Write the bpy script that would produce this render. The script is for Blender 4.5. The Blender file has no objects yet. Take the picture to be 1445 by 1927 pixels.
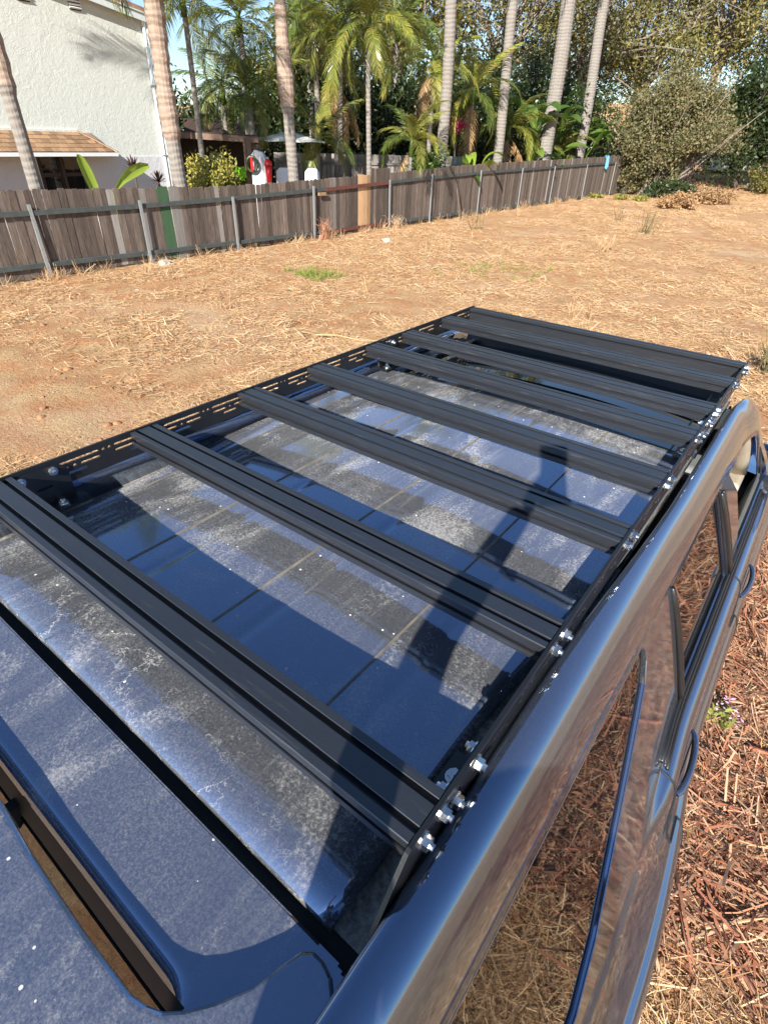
import bpy, bmesh, math, random
import numpy as np
from mathutils import Vector, Matrix, noise
from mathutils.geometry import tessellate_polygon
R = math.radians
rng = np.random.default_rng(7)
random.seed(7)
SC = bpy.context.scene
COL = SC.collection

# ------------------------------------------------------------------ camera, sky, sun, exposure
cam = bpy.data.cameras.new('camera')
camo = bpy.data.objects.new('camera', cam); COL.objects.link(camo); SC.camera = camo
cam.sensor_fit = 'VERTICAL'; cam.sensor_height = 36.0; cam.lens = 36 * 1034.7 / 1927
cam.clip_start = 0.02; cam.clip_end = 1500
CAM = Vector((0.750, -0.485, 2.476))
pt, yw, rl = R(34.291), R(-36.706), R(1.8625)
fw = Vector((math.sin(yw) * math.cos(pt), math.cos(yw) * math.cos(pt), -math.sin(pt)))
rt = Vector((math.cos(yw), -math.sin(yw), 0)); up = rt.cross(fw)
r2 = rt * math.cos(rl) + up * math.sin(rl); u2 = up * math.cos(rl) - rt * math.sin(rl)
m = Matrix((r2, u2, -fw)).transposed().to_4x4(); m.translation = CAM
camo.matrix_world = m

SUN_H, SUN_E = R(-18), R(28.5)          # light travels along heading -15 deg (from +y), sun 28.5 deg up
world = bpy.data.worlds.new('World'); SC.world = world; world.use_nodes = True
wn, wl = world.node_tree.nodes, world.node_tree.links
sky = wn.new('ShaderNodeTexSky'); sky.sky_type = 'NISHITA'; sky.sun_disc = False
sky.sun_elevation = SUN_E; sky.sun_rotation = SUN_H + math.pi
sky.air_density = 1.0; sky.dust_density = 0.15; sky.ozone_density = 3.5
wl.new(sky.outputs[0], wn['Background'].inputs[0]); wn['Background'].inputs[1].default_value = 0.075
sl = bpy.data.lights.new('sun', 'SUN'); sl.energy = 5.0; sl.angle = R(0.53); sl.color = (1.0, 0.94, 0.86)
so = bpy.data.objects.new('sun', sl); COL.objects.link(so)
trav = Vector((math.sin(SUN_H) * math.cos(SUN_E), math.cos(SUN_H) * math.cos(SUN_E), -math.sin(SUN_E)))
so.rotation_euler = trav.to_track_quat('-Z', 'Y').to_euler(); so.location = (10, -20, 30)
vs = SC.view_settings; vs.view_transform = 'Standard'; vs.look = 'None'; vs.gamma = 1; vs.use_curve_mapping = False
vs.exposure = 1.15

# ------------------------------------------------------------------ helpers
def tag(o, label=None, cat=None, group=None, kind=None):
    if label: o['label'] = label
    if cat: o['category'] = cat
    if group: o['group'] = group
    if kind: o['kind'] = kind
    return o
def obj(name, me, parent=None, loc=(0, 0, 0), rot=(0, 0, 0), sc=None):
    o = bpy.data.objects.new(name, me); COL.objects.link(o)
    o.location = loc; o.rotation_euler = rot
    if sc is not None: o.scale = (sc, sc, sc) if isinstance(sc, (int, float)) else sc
    if parent: o.parent = parent
    return o
def thing(name, label, cat, loc=(0, 0, 0), rotz=0, group=None):
    return tag(obj(name, None, None, loc, (0, 0, rotz)), label, cat, group)
def copy_tree(o, parent=None):
    c = o.copy(); COL.objects.link(c); c.parent = parent
    for ch in list(o.children): copy_tree(ch, c)
    return c
def mesh_np(name, V, F, mat=None, smooth=False, mids=None):
    V = np.asarray(V, np.float32); F = np.asarray(F, np.int32); k = F.shape[1]
    me = bpy.data.meshes.new(name)
    me.vertices.add(len(V)); me.vertices.foreach_set('co', V.ravel())
    me.loops.add(F.size); me.loops.foreach_set('vertex_index', F.ravel())
    me.polygons.add(len(F)); me.polygons.foreach_set('loop_start', np.arange(0, F.size, k, dtype=np.int32))
    me.polygons.foreach_set('loop_total', np.full(len(F), k, np.int32))
    if mids is not None: me.polygons.foreach_set('material_index', np.asarray(mids, np.int32))
    me.polygons.foreach_set('use_smooth', np.full(len(F), smooth))
    me.update(calc_edges=True); me.validate()
    for mm in (mat if isinstance(mat, (list, tuple)) else [mat]):
        if mm: me.materials.append(mm)
    return me
class MB:
    def __init__(s): s.v = []; s.f = []
    def add(s, vs_, fs):
        n = len(s.v); s.v += [tuple(p) for p in vs_]; s.f += [tuple(i + n for i in f) for f in fs]; return s
    def box(s, c, d, rot=None):
        hx, hy, hz = d[0] / 2, d[1] / 2, d[2] / 2
        P = [Vector((x, y, z)) for x in (-hx, hx) for y in (-hy, hy) for z in (-hz, hz)]
        if rot is not None: P = [rot @ p for p in P]
        P = [p + Vector(c) for p in P]
        return s.add(P, [(0, 1, 3, 2), (4, 6, 7, 5), (0, 4, 5, 1), (2, 3, 7, 6), (0, 2, 6, 4), (1, 5, 7, 3)])
    def bar(s, a, b, w, h=None, upv=(0, 0, 1)):
        a, b = Vector(a), Vector(b); d = b - a; L = d.length; d.normalize(); h = h or w
        u = Vector(upv); x = d.cross(u)
        if x.length < 1e-4: x = d.cross(Vector((0, 1, 0)))
        x.normalize(); y = x.cross(d)
        return s.box((a + b) / 2, (w, L, h), Matrix((x, d, y)).transposed())
    def tube(s, pts, rad, n=8, cap=True):
        pts = [Vector(p) for p in pts]; base = len(s.v); vs_ = []; fs = []
        pr = None
        for i, p in enumerate(pts):
            d = (pts[min(i + 1, len(pts) - 1)] - pts[max(i - 1, 0)]).normalized()
            x = pr if pr else (d.cross(Vector((0.13, 0.2, 1))) if abs(d.z) < .95 else d.cross(Vector((0, 1, 0.1))))
            x = (x - d * x.dot(d)).normalized(); pr = x; y = d.cross(x)
            r = rad[i] if isinstance(rad, (list, tuple)) else rad
            for k in range(n):
                a = 2 * math.pi * k / n; vs_.append(p + (x * math.cos(a) + y * math.sin(a)) * r)
        for i in range(len(pts) - 1):
            for k in range(n):
                k2 = (k + 1) % n; fs.append((i * n + k, i * n + k2, (i + 1) * n + k2, (i + 1) * n + k))
        if cap: fs.append(tuple(range(n))[::-1]); fs.append(tuple((len(pts) - 1) * n + k for k in range(n)))
        return s.add(vs_, fs)
    def cyl(s, a, b, r, n=10): return s.tube([a, b], r, n)
    def lathe(s, prof, c=(0, 0, 0), n=24):
        vs_ = []; fs = []
        for r, z in prof:
            for k in range(n):
                a = 2 * math.pi * k / n; vs_.append((c[0] + r * math.cos(a), c[1] + r * math.sin(a), c[2] + z))
        for i in range(len(prof) - 1):
            for k in range(n):
                k2 = (k + 1) % n; fs.append((i * n + k, i * n + k2, (i + 1) * n + k2, (i + 1) * n + k))
        return s.add(vs_, fs)
    def prism(s, poly, a0, a1, f):            # poly: 2D points; f(p, a) -> 3D
        n = len(poly); vs_ = [f(p, a0) for p in poly] + [f(p, a1) for p in poly]
        fs = [(i, (i + 1) % n, n + (i + 1) % n, n + i) for i in range(n)]
        return s.add(vs_, fs + [tuple(range(n))[::-1], tuple(range(n, 2 * n))])
    def holed(s, outer, holes, f, t0, t1):    # plate with holes; f(u, v, t) -> 3D
        loops = [outer] + holes; flat = [p for l in loops for p in l]
        tris = tessellate_polygon([[Vector((p[0], p[1], 0)) for p in l] for l in loops])
        n = len(flat); vs_ = [f(p[0], p[1], t0) for p in flat] + [f(p[0], p[1], t1) for p in flat]; fs = []
        for a, b, c in tris: fs += [(a, b, c), (c + n, b + n, a + n)]
        k = 0
        for l in loops:
            for i in range(len(l)):
                j = (i + 1) % len(l); fs.append((k + i, k + j, n + k + j, n + k + i))
            k += len(l)
        return s.add(vs_, fs)
    def mesh(s, name, mat=None, smooth=False):
        me = bpy.data.meshes.new(name); me.from_pydata(s.v, [], s.f)
        for mm in (mat if isinstance(mat, (list, tuple)) else [mat]):
            if mm: me.materials.append(mm)
        bm = bmesh.new(); bm.from_mesh(me); bmesh.ops.recalc_face_normals(bm, faces=bm.faces); bm.to_mesh(me); bm.free()
        if smooth:
            me.polygons.foreach_set('use_smooth', [True] * len(me.polygons))
        me.update(); return me
    def build(s, name, mat, parent=None, smooth=False, bevel=0, seg=2, **k):
        o = obj(name, s.mesh(name, mat, smooth), parent, **k)
        if bevel:
            b = o.modifiers.new('b', 'BEVEL'); b.width = bevel; b.segments = seg; b.limit_method = 'ANGLE'; b.angle_limit = R(40)
            b.harden_normals = False
        return o

class NT:
    def __init__(s, name):
        s.m = bpy.data.materials.new(name); s.m.use_nodes = True; s.t = s.m.node_tree
        s.n = s.t.nodes; s.p = s.n['Principled BSDF']; s.co = None
    def node(s, ty, **k):
        n = s.n.new(ty)
        for a, v in k.items():
            if a.startswith('i_'): 
                key = a[2:].replace('_', ' ')
                n.inputs[key].default_value = v
            else: setattr(n, a, v)
        return n
    def link(s, a, b): s.t.links.new(a, b); return b
    def coord(s, kind='Object', scale=None, rot=None, loc=None):
        c = s.node('ShaderNodeTexCoord'); o = c.outputs[kind]
        if scale is not None or rot is not None or loc is not None:
            mp = s.node('ShaderNodeMapping'); s.link(o, mp.inputs[0])
            if scale is not None: mp.inputs['Scale'].default_value = scale
            if rot is not None: mp.inputs['Rotation'].default_value = rot
            if loc is not None: mp.inputs['Location'].default_value = loc
            o = mp.outputs[0]
        return o
    def noise(s, scale, detail=4, rough=.55, co=None, dist=0):
        n = s.node('ShaderNodeTexNoise', i_Scale=scale, i_Detail=detail, i_Roughness=rough, i_Distortion=dist)
        if co is not None: s.link(co, n.inputs['Vector'])
        return n.outputs['Fac']
    def ramp(s, fac, *stops):
        r = s.node('ShaderNodeValToRGB'); e = r.color_ramp.elements
        for i, (p, c) in enumerate(stops):
            el = e[i] if i < 2 else e.new(p)
            el.position = p; el.color = (c, c, c, 1) if isinstance(c, (int, float)) else (*c, 1)
        s.link(fac, r.inputs[0]); return r.outputs[0]
    def mix(s, fac, a, b):
        n = s.node('ShaderNodeMix', data_type='RGBA')
        for v, i in ((fac, 0), (a, 6), (b, 7)):
            if isinstance(v, (int, float)): n.inputs[i].default_value = v
            elif isinstance(v, tuple): n.inputs[i].default_value = (*v, 1)
            else: s.link(v, n.inputs[i])
        return n.outputs[2]
    def math(s, op, a, b=0.0, c=None, clamp=False):
        n = s.node('ShaderNodeMath', operation=op, use_clamp=clamp)
        for i, v in enumerate((a, b, c)):
            if v is None: continue
            if isinstance(v, (int, float)): n.inputs[i].default_value = v
            else: s.link(v, n.inputs[i])
        return n.outputs[0]
    def bump(s, h, strength=.5, dist=.01, prev=None):
        b = s.node('ShaderNodeBump', i_Strength=strength, i_Distance=dist); s.link(h, b.inputs['Height'])
        if prev is not None: s.link(prev, b.inputs['Normal'])
        s.link(b.outputs[0], s.p.inputs['Normal']); return b.outputs[0]
    def set(s, **k):
        for a, v in k.items():
            i = s.p.inputs[a.replace('_', ' ')]
            if isinstance(v, (int, float)): i.default_value = v
            elif isinstance(v, tuple): i.default_value = (*v, 1)
            else: s.link(v, i)
        return s

# ------------------------------------------------------------------ materials
def simple(name, col, rough=.5, metal=0, var=.15, nscale=8, bump=0, bscale=60, **k):
    t = NT(name); co = t.coord()
    f = t.noise(nscale, 5, co=co)
    c2 = tuple(max(0, x * (1 - var * 2)) for x in col); c1 = tuple(min(1, x * (1 + var)) for x in col)
    t.set(Base_Color=t.mix(f, c2, c1), Roughness=rough, Metallic=metal, **k)
    if bump: t.bump(t.noise(bscale, 4, co=co), bump, .01)
    return t.m
def leafmat(name, cols, trans=.25, rough=.45):
    t = NT(name); oi = t.node('ShaderNodeObjectInfo'); ge = t.node('ShaderNodeNewGeometry')
    f = t.math('FRACT', t.math('ADD', t.math('MULTIPLY', oi.outputs['Random'], 3.7), t.math('MULTIPLY', ge.outputs['Random Per Island'], .55)))
    st = [(i / (len(cols) - 1), c) for i, c in enumerate(cols)]
    c = t.ramp(f, *st)
    t.set(Base_Color=c, Roughness=rough)
    tr = t.node('ShaderNodeBsdfTranslucent'); t.link(c, tr.inputs[0])
    mx = t.node('ShaderNodeMixShader'); mx.inputs[0].default_value = trans
    t.link(t.p.outputs[0], mx.inputs[1]); t.link(tr.outputs[0], mx.inputs[2])
    t.link(mx.outputs[0], t.n['Material Output'].inputs[0]); return t.m

def mat_ground():
    t = NT('dry_field_soil'); co = t.coord()
    big = t.noise(.35, 4, .6, co); mid = t.noise(2.2, 6, .65, co); fine = t.noise(22, 6, .7, co, .6)
    st = t.coord(scale=(1, 1, 1), rot=(0, 0, .5)); sf = t.noise(55, 5, .75, st, 2.5)
    soil = t.mix(fine, (.30, .13, .055), (.62, .33, .165))
    straw = t.mix(t.noise(70, 3, .7, co), (.36, .22, .10), (.70, .50, .28))
    k = t.ramp(t.math('ADD', t.math('MULTIPLY', mid, .6), t.math('MULTIPLY', sf, .45)), (.46, 0.0), (.60, 1.0))
    c = t.mix(k, soil, straw)
    pale = t.ramp(big, (.50, 0.0), (.68, .65))
    c = t.mix(t.math('MULTIPLY', pale, sf), c, (.66, .53, .38))
    t.set(Base_Color=c, Roughness=.95, Specular_IOR_Level=.15)
    b = t.bump(fine, .9, .05); t.bump(sf, .5, .02, b); return t.m
def mat_wood(name, a, b, rough=.85, gz=1.0):
    t = NT(name); oi = t.node('ShaderNodeObjectInfo')
    c = t.node('ShaderNodeTexCoord'); mp = t.node('ShaderNodeMapping'); t.link(c.outputs['Object'], mp.inputs[0])
    mp.inputs['Scale'].default_value = (12, 12, 1.1 * gz)
    ad = t.node('ShaderNodeVectorMath', operation='ADD'); t.link(mp.outputs[0], ad.inputs[0])
    cb = t.node('ShaderNodeCombineXYZ'); t.link(t.math('MULTIPLY', oi.outputs['Random'], 90), cb.inputs[2]); t.link(t.math('MULTIPLY', oi.outputs['Random'], 37), cb.inputs[1])
    t.link(cb.outputs[0], ad.inputs[1])
    g = t.noise(3.0, 6, .7, ad.outputs[0], .8); g2 = t.noise(.5, 3, .6, ad.outputs[0])
    col = t.mix(t.ramp(g, (.3, 0.0), (.7, 1.0)), a, b)
    col = t.mix(t.math('MULTIPLY', g2, .5), col, tuple(x * .55 for x in a))
    hs = t.node('ShaderNodeHueSaturation'); t.link(col, hs.inputs['Color'])
    t.link(t.math('MULTIPLY_ADD', oi.outputs['Random'], .7, .68), hs.inputs['Value'])
    hs.inputs['Saturation'].default_value = 1.0
    t.set(Base_Color=hs.outputs[0], Roughness=rough, Specular_IOR_Level=.2); t.bump(g, .5, .01); return t.m
def mat_paint(name, dust=True):
    t = NT(name); co = t.coord()
    flake = t.noise(700, 2, .5, co)
    base = t.mix(flake, (.23, .295, .42), (.28, .355, .50))
    t.set(Metallic=.95, Roughness=.08 if dust else .075)
    if dust:
        big = t.noise(2.6, 5, .6, co)
        gr = t.noise(330, 4, .75, co); fg = t.noise(170, 5, .8, co)
        stc = t.coord(scale=(26, 2.2, 1)); strk = t.noise(1.5, 5, .7, stc, .4)
        vo = t.node('ShaderNodeTexVoronoi', feature='F1', i_Scale=42.0); t.link(co, vo.inputs['Vector'])
        spot = t.math('LESS_THAN', vo.outputs['Distance'], .10)
        vr = t.node('ShaderNodeSeparateColor'); t.link(vo.outputs['Color'], vr.inputs[0])
        spot = t.math('MULTIPLY', spot, t.math('GREATER_THAN', vr.outputs[0], .86))
        patch = t.math('MULTIPLY', t.ramp(t.math('ADD', t.math('MULTIPLY', t.noise(4.2, 5, .6, t.coord(scale=(1.6, .8, 1)), .5), .75), t.math('MULTIPLY', fg, .42)), (.615, 0.0), (.72, 1.0)), t.math('MULTIPLY_ADD', fg, 1.4, -.40, clamp=True))
        patch = t.math('MULTIPLY', patch, .8)
        lv = t.node('ShaderNodeTexVoronoi', feature='DISTANCE_TO_EDGE', i_Scale=11.0)
        dst = t.node('ShaderNodeVectorMath', operation='ADD'); nz = t.node('ShaderNodeTexNoise', i_Scale=14.0, i_Detail=5.0, i_Roughness=.7)
        t.link(co, nz.inputs['Vector']); sc_ = t.node('ShaderNodeVectorMath', operation='SCALE'); sc_.inputs['Scale'].default_value = .14
        t.link(nz.outputs['Color'], sc_.inputs[0]); t.link(co, dst.inputs[0]); t.link(sc_.outputs[0], dst.inputs[1]); t.link(dst.outputs[0], lv.inputs['Vector'])
        line = t.math('LESS_THAN', lv.outputs['Distance'], .011)
        sx = t.node('ShaderNodeSeparateXYZ'); t.link(co, sx.inputs[0])
        line = t.math('MULTIPLY', line, t.ramp(t.math('COMPARE', sx.outputs[1], -.235, .075), (.0, .0), (1.0, 1.0)))
        line = t.math('MULTIPLY', line, t.ramp(t.noise(3.1, 3, .6, co), (.50, 0.0), (.60, .38)))
        g2 = t.noise(210, 5, .85, co); cov = t.noise(2.1, 4, .6, co)
        film = t.math('MULTIPLY', t.ramp(t.math('ADD', t.math('MULTIPLY', gr, .5), t.math('MULTIPLY', g2, .5)), (.45, 0.0), (.66, 1.0)), t.ramp(cov, (.38, .05), (.68, .24)))
        film = t.math('ADD', film, .045)
        d = t.math('ADD', film, t.math('MULTIPLY', t.ramp(strk, (.52, 0.0), (.75, .18)), gr))
        d = t.math('ADD', d, t.math('MULTIPLY', patch, .85)); d = t.math('ADD', d, line); d = t.math('ADD', d, spot, clamp=True)
        t.set(Base_Color=base)
    else:
        gr = t.noise(330, 3, .7, co)
        d = t.math('MULTIPLY_ADD', t.ramp(gr, (.38, 0.0), (.8, 1.0)), .03, .004)
        t.set(Base_Color=base)
    df = t.node('ShaderNodeBsdfDiffuse'); df.inputs[0].default_value = (.56, .555, .54, 1); df.inputs[1].default_value = .8
    mx = t.node('ShaderNodeMixShader'); t.link(d, mx.inputs[0]); t.link(t.p.outputs[0], mx.inputs[1]); t.link(df.outputs[0], mx.inputs[2])
    t.link(mx.outputs[0], t.n['Material Output'].inputs[0])
    return t.m
M = {}
M['ground'] = mat_ground()
M['fence'] = mat_wood('weathered_fence_wood', (.082, .063, .052), (.25, .20, .165))
M['fence_new'] = mat_wood('fresh_cedar_wood', (.40, .24, .12), (.60, .40, .23))
M['fence_green'] = mat_wood('green_painted_wood', (.06, .13, .065), (.10, .19, .10))
M['fence_pale'] = mat_wood('bare_grey_wood', (.30, .28, .26), (.50, .47, .43))
M['fence_far'] = mat_wood('pale_grey_fence_wood', (.22, .20, .18), (.34, .31, .28))
M['rail_wood'] = simple('dark_green_grey_rail', (.075, .09, .085), .8, 0, .3, 6)
M['rust_rail'] = simple('rust_red_steel', (.17, .06, .045), .6, .1, .3, 14)
M['galv'] = simple('galvanised_steel', (.42, .46, .47), .45, .55, .12, 20)
M['stucco'] = None
def mat_stucco(name, col):
    t = NT(name); co = t.coord()
    f = t.noise(4, 5, .6, co, 1.5); g = t.noise(1.2, 4, .6, co)
    ridge = t.noise(3.2, 3, .55, co, 3.0); r2_ = t.math('ABSOLUTE', t.math('SUBTRACT', ridge, .5)); rr = t.ramp(r2_, (0.0, 1.0), (.05, 0.0))
    t.set(Base_Color=t.mix(g, tuple(c * .93 for c in col), col), Roughness=.92, Specular_IOR_Level=.2)
    b = t.bump(f, .28, .035); b = t.bump(rr, .16, .02, b); t.bump(t.noise(60, 4, .6, co), .3, .006, b); return t.m
M['stucco'] = mat_stucco('pale_green_white_stucco', (.64, .67, .62))
M['stucco_w'] = mat_stucco('white_stucco', (.62, .63, .65))
M['white'] = simple('white_paint', (.78, .80, .80), .5, 0, .05, 10)
M['trim'] = simple('pale_blue_white_trim', (.62, .70, .72), .45, 0, .06, 10)
M['shingle'] = mat_wood('tan_brown_shingle', (.20, .12, .07), (.42, .27, .16))
M['rooftile'] = simple('dusty_pink_roof', (.40, .24, .18), .9, 0, .2, 12, .4, 80)
M['darkwood'] = simple('dark_brown_wood', (.05, .03, .02), .6, 0, .3, 10)
M['pergwood'] = simple('brown_pergola_wood', (.26, .17, .12), .8, 0, .3, 10)
M['glass'] = NT('window_glass').set(Base_Color=(.01, .012, .014), Roughness=.03, IOR=1.52).m
M['paint'] = mat_paint('dusty_blue_metallic_paint', True)
M['paint_side'] = mat_paint('clean_blue_metallic_paint', False)
M['blackgap'] = simple('black_rubber', (.008, .008, .009), .7, 0, .2, 30)
def mat_gutter():
    t = NT('dirty_grey_gutter'); co = t.coord()
    n1 = t.noise(9, 5, .65, co, .6); n2 = t.noise(130, 4, .7, co)
    c = t.mix(t.ramp(t.math('ADD', t.math('MULTIPLY', n1, .7), t.math('MULTIPLY', n2, .3)), (.42, 0.0), (.62, 1.0)), (.06, .058, .054), (.40, .36, .30))
    t.set(Base_Color=c, Roughness=.75); t.bump(n2, .3, .003); return t.m
M['gutter'] = mat_gutter()
def mat_black():
    t = NT('satin_black_aluminium'); co = t.coord()
    g = t.noise(420, 3, .7, co); s = t.noise(6, 5, .6, t.coord(scale=(1.5, 30, 30)), .6)
    d = t.math('ADD', t.math('MULTIPLY', t.ramp(g, (.5, 0.0), (.8, 1.0)), .035), t.ramp(s, (.60, 0.0), (.85, .16)))
    t.set(Base_Color=t.mix(d, (.016, .018, .022), (.42, .40, .36)), Roughness=t.math('MULTIPLY_ADD', s, .16, .22), IOR=1.95)
    t.bump(g, .12, .001); return t.m
M['rack'] = mat_black()
M['raildark'] = simple('satin_black_steel', (.010, .011, .013), .35, 0, .2, 30, .08, 400, Specular_IOR_Level=.7)
M['chrome'] = simple('bright_zinc_bolt', (.78, .78, .76), .22, 1, .05, 40)
M['tint'] = NT('dark_privacy_glass').set(Base_Color=(.006, .006, .007), Roughness=.02, IOR=2.1).m
M['seal'] = simple('black_window_seal', (.015, .015, .016), .35, 0, .1, 20, Specular_IOR_Level=.6)
M['brighttrim'] = simple('brushed_belt_trim', (.10, .10, .10), .25, .8, .1, 40)
M['beige'] = simple('beige_leather', (.50, .43, .32), .6, 0, .08, 12, .15, 90)
M['greyplastic'] = simple('grey_door_plastic', (.17, .18, .18), .6, 0, .15, 12)
M['tyre'] = simple('tyre_rubber', (.02, .02, .02), .85, 0, .2, 20)
M['alloy'] = simple('silver_alloy', (.5, .5, .5), .3, 1, .05, 10)
M['concrete'] = simple('pale_concrete', (.55, .50, .42), .95, 0, .2, 6, .5, 40)
M['straw'] = leafmat('dry_straw', [(.64, .42, .20), (.50, .29, .13), (.80, .62, .38), (.40, .22, .11), (.72, .54, .32)], .15, .8)
M['redstalk'] = leafmat('reddish_dry_stalk', [(.30, .10, .055), (.44, .19, .10), (.14, .06, .035), (.56, .36, .22), (.36, .15, .08)], .05, .8)
M['clod'] = simple('soil_clod', (.40, .20, .095), .95, 0, .3, 9, .5, 40)
M['palmleaf'] = leafmat('palm_green', [(.07, .12, .024), (.15, .20, .04), (.05, .09, .024), (.32, .29, .07), (.12, .17, .03)], .35, .35)
M['palmlight'] = leafmat('palm_yellow_green', [(.22, .28, .05), (.36, .34, .06), (.16, .22, .045), (.42, .33, .08)], .35, .35)
M['palmdead'] = leafmat('palm_dead_frond', [(.36, .20, .09), (.46, .30, .15), (.26, .16, .08)], .2, .7)
M['broad'] = leafmat('dark_broad_leaf', [(.025, .048, .014), (.045, .07, .02), (.02, .036, .014), (.065, .09, .025)], .2, .4)
M['olive'] = leafmat('olive_leaf', [(.14, .14, .04), (.24, .21, .06), (.09, .10, .035), (.32, .25, .07)], .25, .5)
M['bushleaf'] = leafmat('grey_olive_leaf', [(.14, .135, .06), (.10, .11, .045), (.23, .185, .085), (.075, .08, .04)], .2, .6)
M['yellowleaf'] = leafmat('yellow_green_leaf', [(.34, .31, .05), (.22, .24, .04), (.42, .36, .08), (.15, .18, .04)], .3, .5)
M['banana'] = leafmat('banana_leaf', [(.10, .19, .03), (.06, .12, .02), (.17, .26, .05)], .35, .35)
M['bananalight'] = leafmat('bright_banana_leaf', [(.30, .40, .05), (.24, .34, .05)], .4, .35)
M['cordyline'] = leafmat('dark_red_cordyline', [(.06, .03, .03), (.10, .05, .045)], .1, .5)
M['pink'] = leafmat('magenta_bract', [(.55, .03, .12), (.62, .06, .2)], .3, .6)
M['greengrass'] = leafmat('green_grass', [(.25, .30, .06), (.33, .36, .08), (.18, .24, .05)], .3, .6)
M['bark'] = simple('pale_grey_bark', (.30, .25, .21), .9, 0, .25, 3, .6, 14)
M['darkbark'] = simple('dark_bark', (.10, .075, .055), .9, 0, .25, 3, .6, 14)
def mat_palm(name, a, b, c):
    t = NT(name); co = t.coord()
    w = t.node('ShaderNodeTexWave', wave_type='BANDS', bands_direction='Z', i_Scale=2.6, i_Distortion=5.0, i_Detail=4.0); t.link(co, w.inputs['Vector'])
    fi = t.noise(7, 6, .7, t.coord(scale=(5, 5, .7))); n = t.noise(2.0, 4, .6, co)
    col = t.mix(fi, a, b); col = t.mix(t.math('MULTIPLY', t.ramp(w.outputs['Fac'], (.0, .6), (.3, 0.0)), .45), col, c)
    col = t.mix(t.math('MULTIPLY', n, .5), col, c)
    t.set(Base_Color=col, Roughness=.9); b_ = t.bump(w.outputs['Fac'], .4, .03); t.bump(fi, .5, .02, b_); return t.m
M['palmtrunk'] = mat_palm('ringed_palm_trunk', (.19, .17, .15), (.34, .31, .27), (.11, .10, .09))
M['palmboot'] = mat_palm('fibrous_palm_boots', (.25, .16, .105), (.50, .42, .35), (.10, .065, .045))

# ------------------------------------------------------------------ ground: one sheet, finely divided where it is near
def gz(x, y):
    x = np.asarray(x, float); y = np.asarray(y, float)
    z = np.clip(y - 44, 0, 14) * .06 + np.clip(y - 58, 0, 30) * .20
    z = z + .02 * np.sin(x * .9 + 1) * np.sin(y * .7) * np.clip((np.abs(x) - 1.2) / 2, 0, 1)
    return z
gx = np.unique(np.concatenate([np.linspace(-420, -30, 14), np.linspace(-30, -12, 25), np.arange(-12, 6, .11), np.linspace(6, 30, 24), np.linspace(30, 420, 14)]))
gy = np.unique(np.concatenate([np.linspace(-420, -10, 14), np.arange(-10, -3, .5), np.arange(-3, 26, .13), np.arange(26, 62, .4), np.linspace(62, 90, 20), np.linspace(90, 520, 16)]))
X, Y = np.meshgrid(gx, gy, indexing='ij')
Z = gz(X, Y)
near = (X > -12.5) & (X < 6.5) & (Y > -4) & (Y < 62)
rough = np.zeros_like(Z)
idx = np.argwhere(near)
for i, j in idx:
    p = (gx[i] * 1.7, gy[j] * 1.7, 0)
    rough[i, j] = noise.fractal(p, 0.9, 2.1, 4) * .028
edge = np.clip((X + 12.5) / 1.5, 0, 1) * np.clip((6.5 - X) / 1, 0, 1) * np.clip((Y + 4) / 2, 0, 1)
Z = Z + rough * edge
nx, ny = len(gx), len(gy)
ii = np.arange(nx * ny).reshape(nx, ny)
F = np.stack([ii[:-1, :-1], ii[1:, :-1], ii[1:, 1:], ii[:-1, 1:]], -1).reshape(-1, 4)
tag(obj('ground', mesh_np('ground', np.stack([X, Y, Z], -1).reshape(-1, 3), F, M['ground'], True)), kind='structure')

# ------------------------------------------------------------------ straw litter (uncountable): geometry nodes over scattered points
def strands(n, lmin, lmax, w, lift, spread, curl=.5, flat=True):
    V = []; Fc = []
    for i in range(n):
        p = Vector((random.gauss(0, spread), random.gauss(0, spread), abs(random.gauss(0, .006)) + .003))
        a = random.uniform(0, 6.283); L = random.uniform(lmin, lmax)
        e = abs(random.gauss(0, lift)); k = random.gauss(0, curl); kz = random.uniform(-.6, .2)
        ww = w * random.uniform(.6, 1.4); pts = []
        for s in range(4):
            pts.append(p.copy())
            d = Vector((math.cos(a) * math.cos(e), math.sin(a) * math.cos(e), math.sin(e)))
            p = p + d * L / 3; a += k / 2; e += kz * .5
            if p.z < .002: p.z = .003
        b = len(V)
        sx = Vector((-math.sin(a), math.cos(a), random.uniform(-.5, .5))).normalized()
        for s, q in enumerate(pts):
            t_ = ww * (1 - .25 * s / 3) / 2
            V += [q - sx * t_, q + sx * t_]
        for s in range(3): Fc.append((b + 2 * s, b + 2 * s + 1, b + 2 * s + 3, b + 2 * s + 2))
    return np.array(V), np.array(Fc)
def clump_collection(name, specs, mat):
    c = bpy.data.collections.new(name)
    for i, sp in enumerate(specs):
        V, Fc = strands(*sp); o = bpy.data.objects.new('straw_clump', mesh_np('straw_clump', V, Fc, mat)); c.objects.link(o)
    return c
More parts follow.
